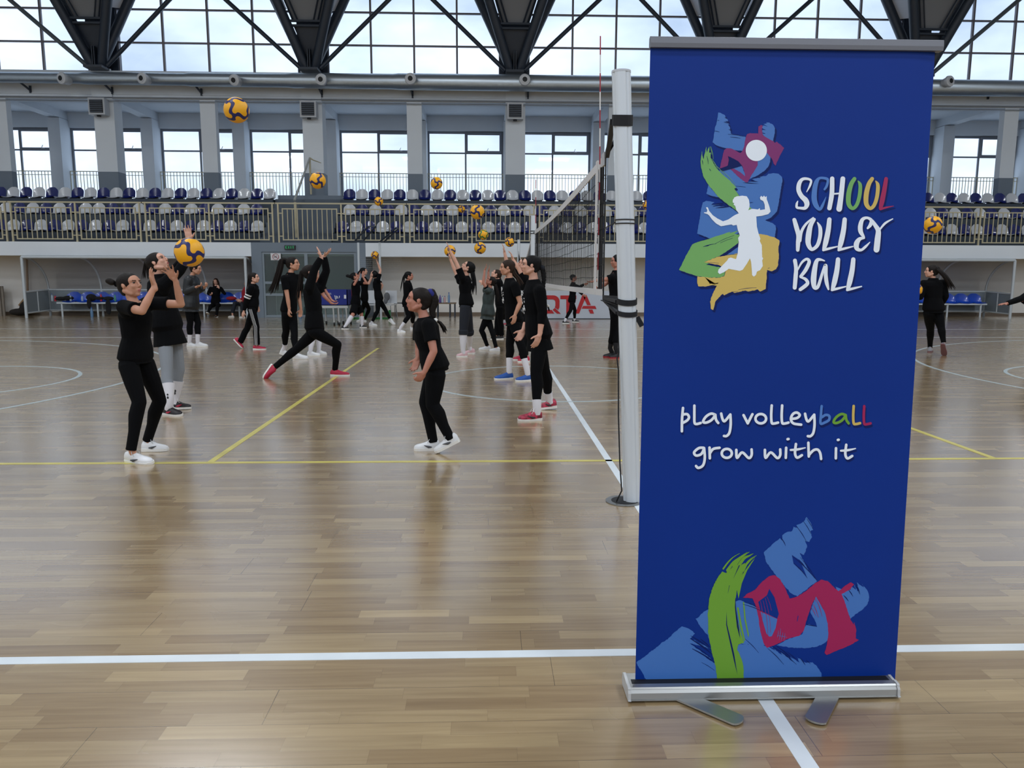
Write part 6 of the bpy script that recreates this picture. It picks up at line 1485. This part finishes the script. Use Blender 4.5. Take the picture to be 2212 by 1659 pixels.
# 16 camouflage vest
person('girl in a dark camouflage puffer vest with one hand raised, white plimsolls', 14.4, .86, (1060, 607), (1058, 624), (1053, 678), 180, (182, 35),
 {'L': [(1044, 611, -.14), (1047, 584, -.12), (1056, 564, -.1), (1054, 628, -.13), 'left', (.3, .5, 1)], 'R': [(1055, 604, .12), (1055, 587, .12), (1060, 570, .12), (1050, 628, .1), 'left', (.3, .5, 1)]},
 {'L': [(1040, 714), (1052, 745), (G, 1060, 1034, 756, 0)], 'R': [(1062, 714), (1071, 748), (G, 1080, 1057, 759, 0)]}, 'warm', 'dark', ('tail', [(1070, 615), (1074, 632), (1076, 650)], .035), top='vest', topm='camo', hem=.2, flare=1.22, shoe='white', extra=['undersleeve'])
# 17 behind, wide trousers
person('girl in black with loose brown hair and wide trousers behind the camouflage vest', 16.6, .98, (1072, 592), (1077, 604), (1080, 658), 175, (180, 30),
 {'L': [(1058, 616, -.1), (1046, 614, -.1), (1036, 606, -.1)], 'R': [(1084, 632, .1), (1082, 648, .1), (1080, 656, .1)]},
 {'L': [(1081, 696), (1083, 724), (G, 1088, 1070, 733, 0)], 'R': [(1074, 696), (1072, 724), (G, 1078, 1062, 733, 0)]}, 'fair', 'brown', ('tail', [(1079, 600), (1083, 620), (1082, 640)], .035), bottom='trouser', botm='black', shoe='black')
# 18 arms up behind the two girls
person('girl whose raised bare arms show above the two waiting girls, raspberry shoes', 12.3, 1.02, (1132, 572), (1138, 592), (1138, 662), 180, (178, 20),
 {'R': [(1096, 572, .12), (1090, 546, .12), (1087, 527, .12), (1122, 600, .12), 'left', (.25, .6, 1)], 'L': [(1121, 582, -.1), (1108, 560, -.1), (1102, 541, -.1), (1134, 604, -.12), 'left', (.4, .6, 1)]},
 {'L': [(1130, 716), (1126, 764), (G, 1134, 1108, 778, 0)], 'R': [(1136, 716), (1136, 764), (G, 1144, 1122, 782, 0)]}, 'fair', 'brown', None, shoe='pink')
# 19 blue shoes
person('girl in a black tee with a brown ponytail, white socks and blue shoes, waiting', 10.3, 1.0, (1095, 578), (1101, 603), (1109, 690), 185, (184, -4),
 {'L': [(1124, 654, -.2), (1113, 679, -.22), (1110, 697, -.24), (1112, 617, -.16), None, (.5, .1, -1)], 'R': [(1100, 655, .15), (1104, 680, .15), (1102, 694, .15)]},
 {'R': [(1101, 744), (1100, 792), (G, 1108, 1068, 819, -.06)], 'L': [(1124, 742), (1138, 797), (G, 1150, 1114, 823, -.06)]}, 'mid', 'brown', ('pony', [(1111, 590), (1120, 602), (1126, 616)], .028), hem=.14, flare=1.06, hk=.93, shoe='blue', sock=.42, extra=['chestprint'])
# 20 front right, long braid
person('girl with long black braid, loose black tee and patterned pink shoes before the net', 7.55, 1.04, (1146, 573), (1152, 607), (1162, 722), 186, (184, 3),
 {'L': [(1172, 675, -.20), (1166, 722, -.24), (1156, 749, -.26), (1166, 630, -.17), None, (.45, .08, -1)], 'R': [(1142, 682, .10), (1131, 712, .04), (1118, 738, .02), (1145, 628, .15), None, (.6, .1, 1)]},
 {'L': [(1158, 806), (1160, 882), (G, 1170, 1119, 908, -.04)], 'R': [(1176, 800), (1186, 862), ('l', (1203, 882, .35), (1166, 886, .35), 1)]}, 'fair', 'black', ('braid', [(1171, 577), (1175, 598), (1174, 622), (1179, 645)], .022, [(1183, 660), (1187, 672)]), top='tee', hem=.26, flare=1.12, hk=.85, near=True, shoe='floral', sock=.18, sleeve=.55, extra=['chestprint'])
# 21 far, behind the net
person('small girl in black behind the net, arms held forward in front of the QTA board', 22.6, .92, (1239, 600), (1238, 612), (1236, 650), 0, (0, 0),
 {'R': [(1250, 628, -.1), (1259, 637, -.15), (1266, 641, -.15)], 'L': [(1252, 620, .1), (1262, 614, .1), (1270, 612, .1)]},
 {'R': [(1232, 672), (1221, 691), (G, 1215, 1230, 699, 0)], 'L': [(1242, 670), (1241, 690), (G, 1236, 1251, 696, 0)]}, 'warm', 'black', None, top='sweater', shoe='black', sock=.05)
# 22 behind the post
person('tall person in black standing behind the white post, arms reaching left', 12.9, 1.06, (1333, 564), (1331, 586), (1329, 664), 180, (178, -4),
 {'L': [(1307, 604, -.15), (1287, 606, -.18), (1273, 611, -.2), (1322, 600, -.15), 'up', (.5, .2, 1)], 'R': [(1310, 612, .1), (1295, 622, .1), (1286, 626, .1)]},
 {'L': [(1325, 712), (1318, 752), (G, 1332, 1303, 772, 0)], 'R': [(1330, 712), (1330, 752), (G, 1342, 1316, 774, 0)]}, 'warm', 'black', None, top='tee', bottom='legging', shoe='black', sock=.3, sockm='bsock', sole=SOLER)
# 23 running away
person('girl in black seen from behind, running away right of the banner, ponytail flying', 13.3, 1.02, (2012, 586), (2016, 605), (2016, 668), 100, (150, 2),
 {'L': [(1988, 642, -.02), (1980, 636, .15), (1976, 632, .2), (1995, 613, 0), 'right', (.6, .2, 1)], 'R': [(2043, 640, -.02), (2036, 655, .12), (2030, 656, .16), (2036, 612, 0), None, (.7, .1, 1)]},
 {'L': [(2010, 712), (2009, 748), (G, 2008, 2010, 760, .22)], 'R': [(2033, 708), (2038, 738, -.15), ('l', (2036, 744, -.2), (2040, 769, -.08))]}, 'fair', 'dark', ('pony', [(2026, 582, -.1), (2040, 595, -.12), (2050, 610, -.12), (2055, 622, -.1)], .05), top='sweater', hem=.12, bulk=1.18, lbulk=1.2, shoe='grey', sole=SOLEP)
# 24 reaching in at the right edge
person('person in black at the right edge of the photo reaching one hand into view', 12.5, 1.0, (2252, 596), (2246, 616), (2244, 680), 185, (182, 0),
 {'L': [(2206, 645, -.2), (2174, 656, -.25), (2152, 657, -.28), (2240, 624, -.16), 'down', (.3, .4, 1)], 'R': [(2222, 655, .12), (2208, 649, .1), (2200, 647, .1)]},
 {'L': [(2236, 730), (2240, 776), (G, 2250, 2226, 788, 0)], 'R': [(2250, 730), (2256, 776), (G, 2266, 2242, 788, 0)]}, 'warm', 'black', None, top='sweater', shoe='black')
# 25 far one between the waiting girls
person('girl in black far back between the waiting girls, pink and grey shoes', 21.0, .98, (1097, 602), (1097, 615), (1094, 655), 180, (180, 0),
 {'L': [(1090, 632, -.1), (1086, 645, -.1), (1084, 652, -.1)], 'R': [(1100, 632, .1), (1100, 645, .1), (1099, 652, .1)]},
 {'L': [(1086, 675), (1089, 690), (G, 1095, 1080, 700, 0)], 'R': [(1100, 680), (1104, 700), (G, 1110, 1094, 710, 0)]}, 'fair', 'brown', None, shoe='grey', sole=SH['pink'], sock=.05)
settle()
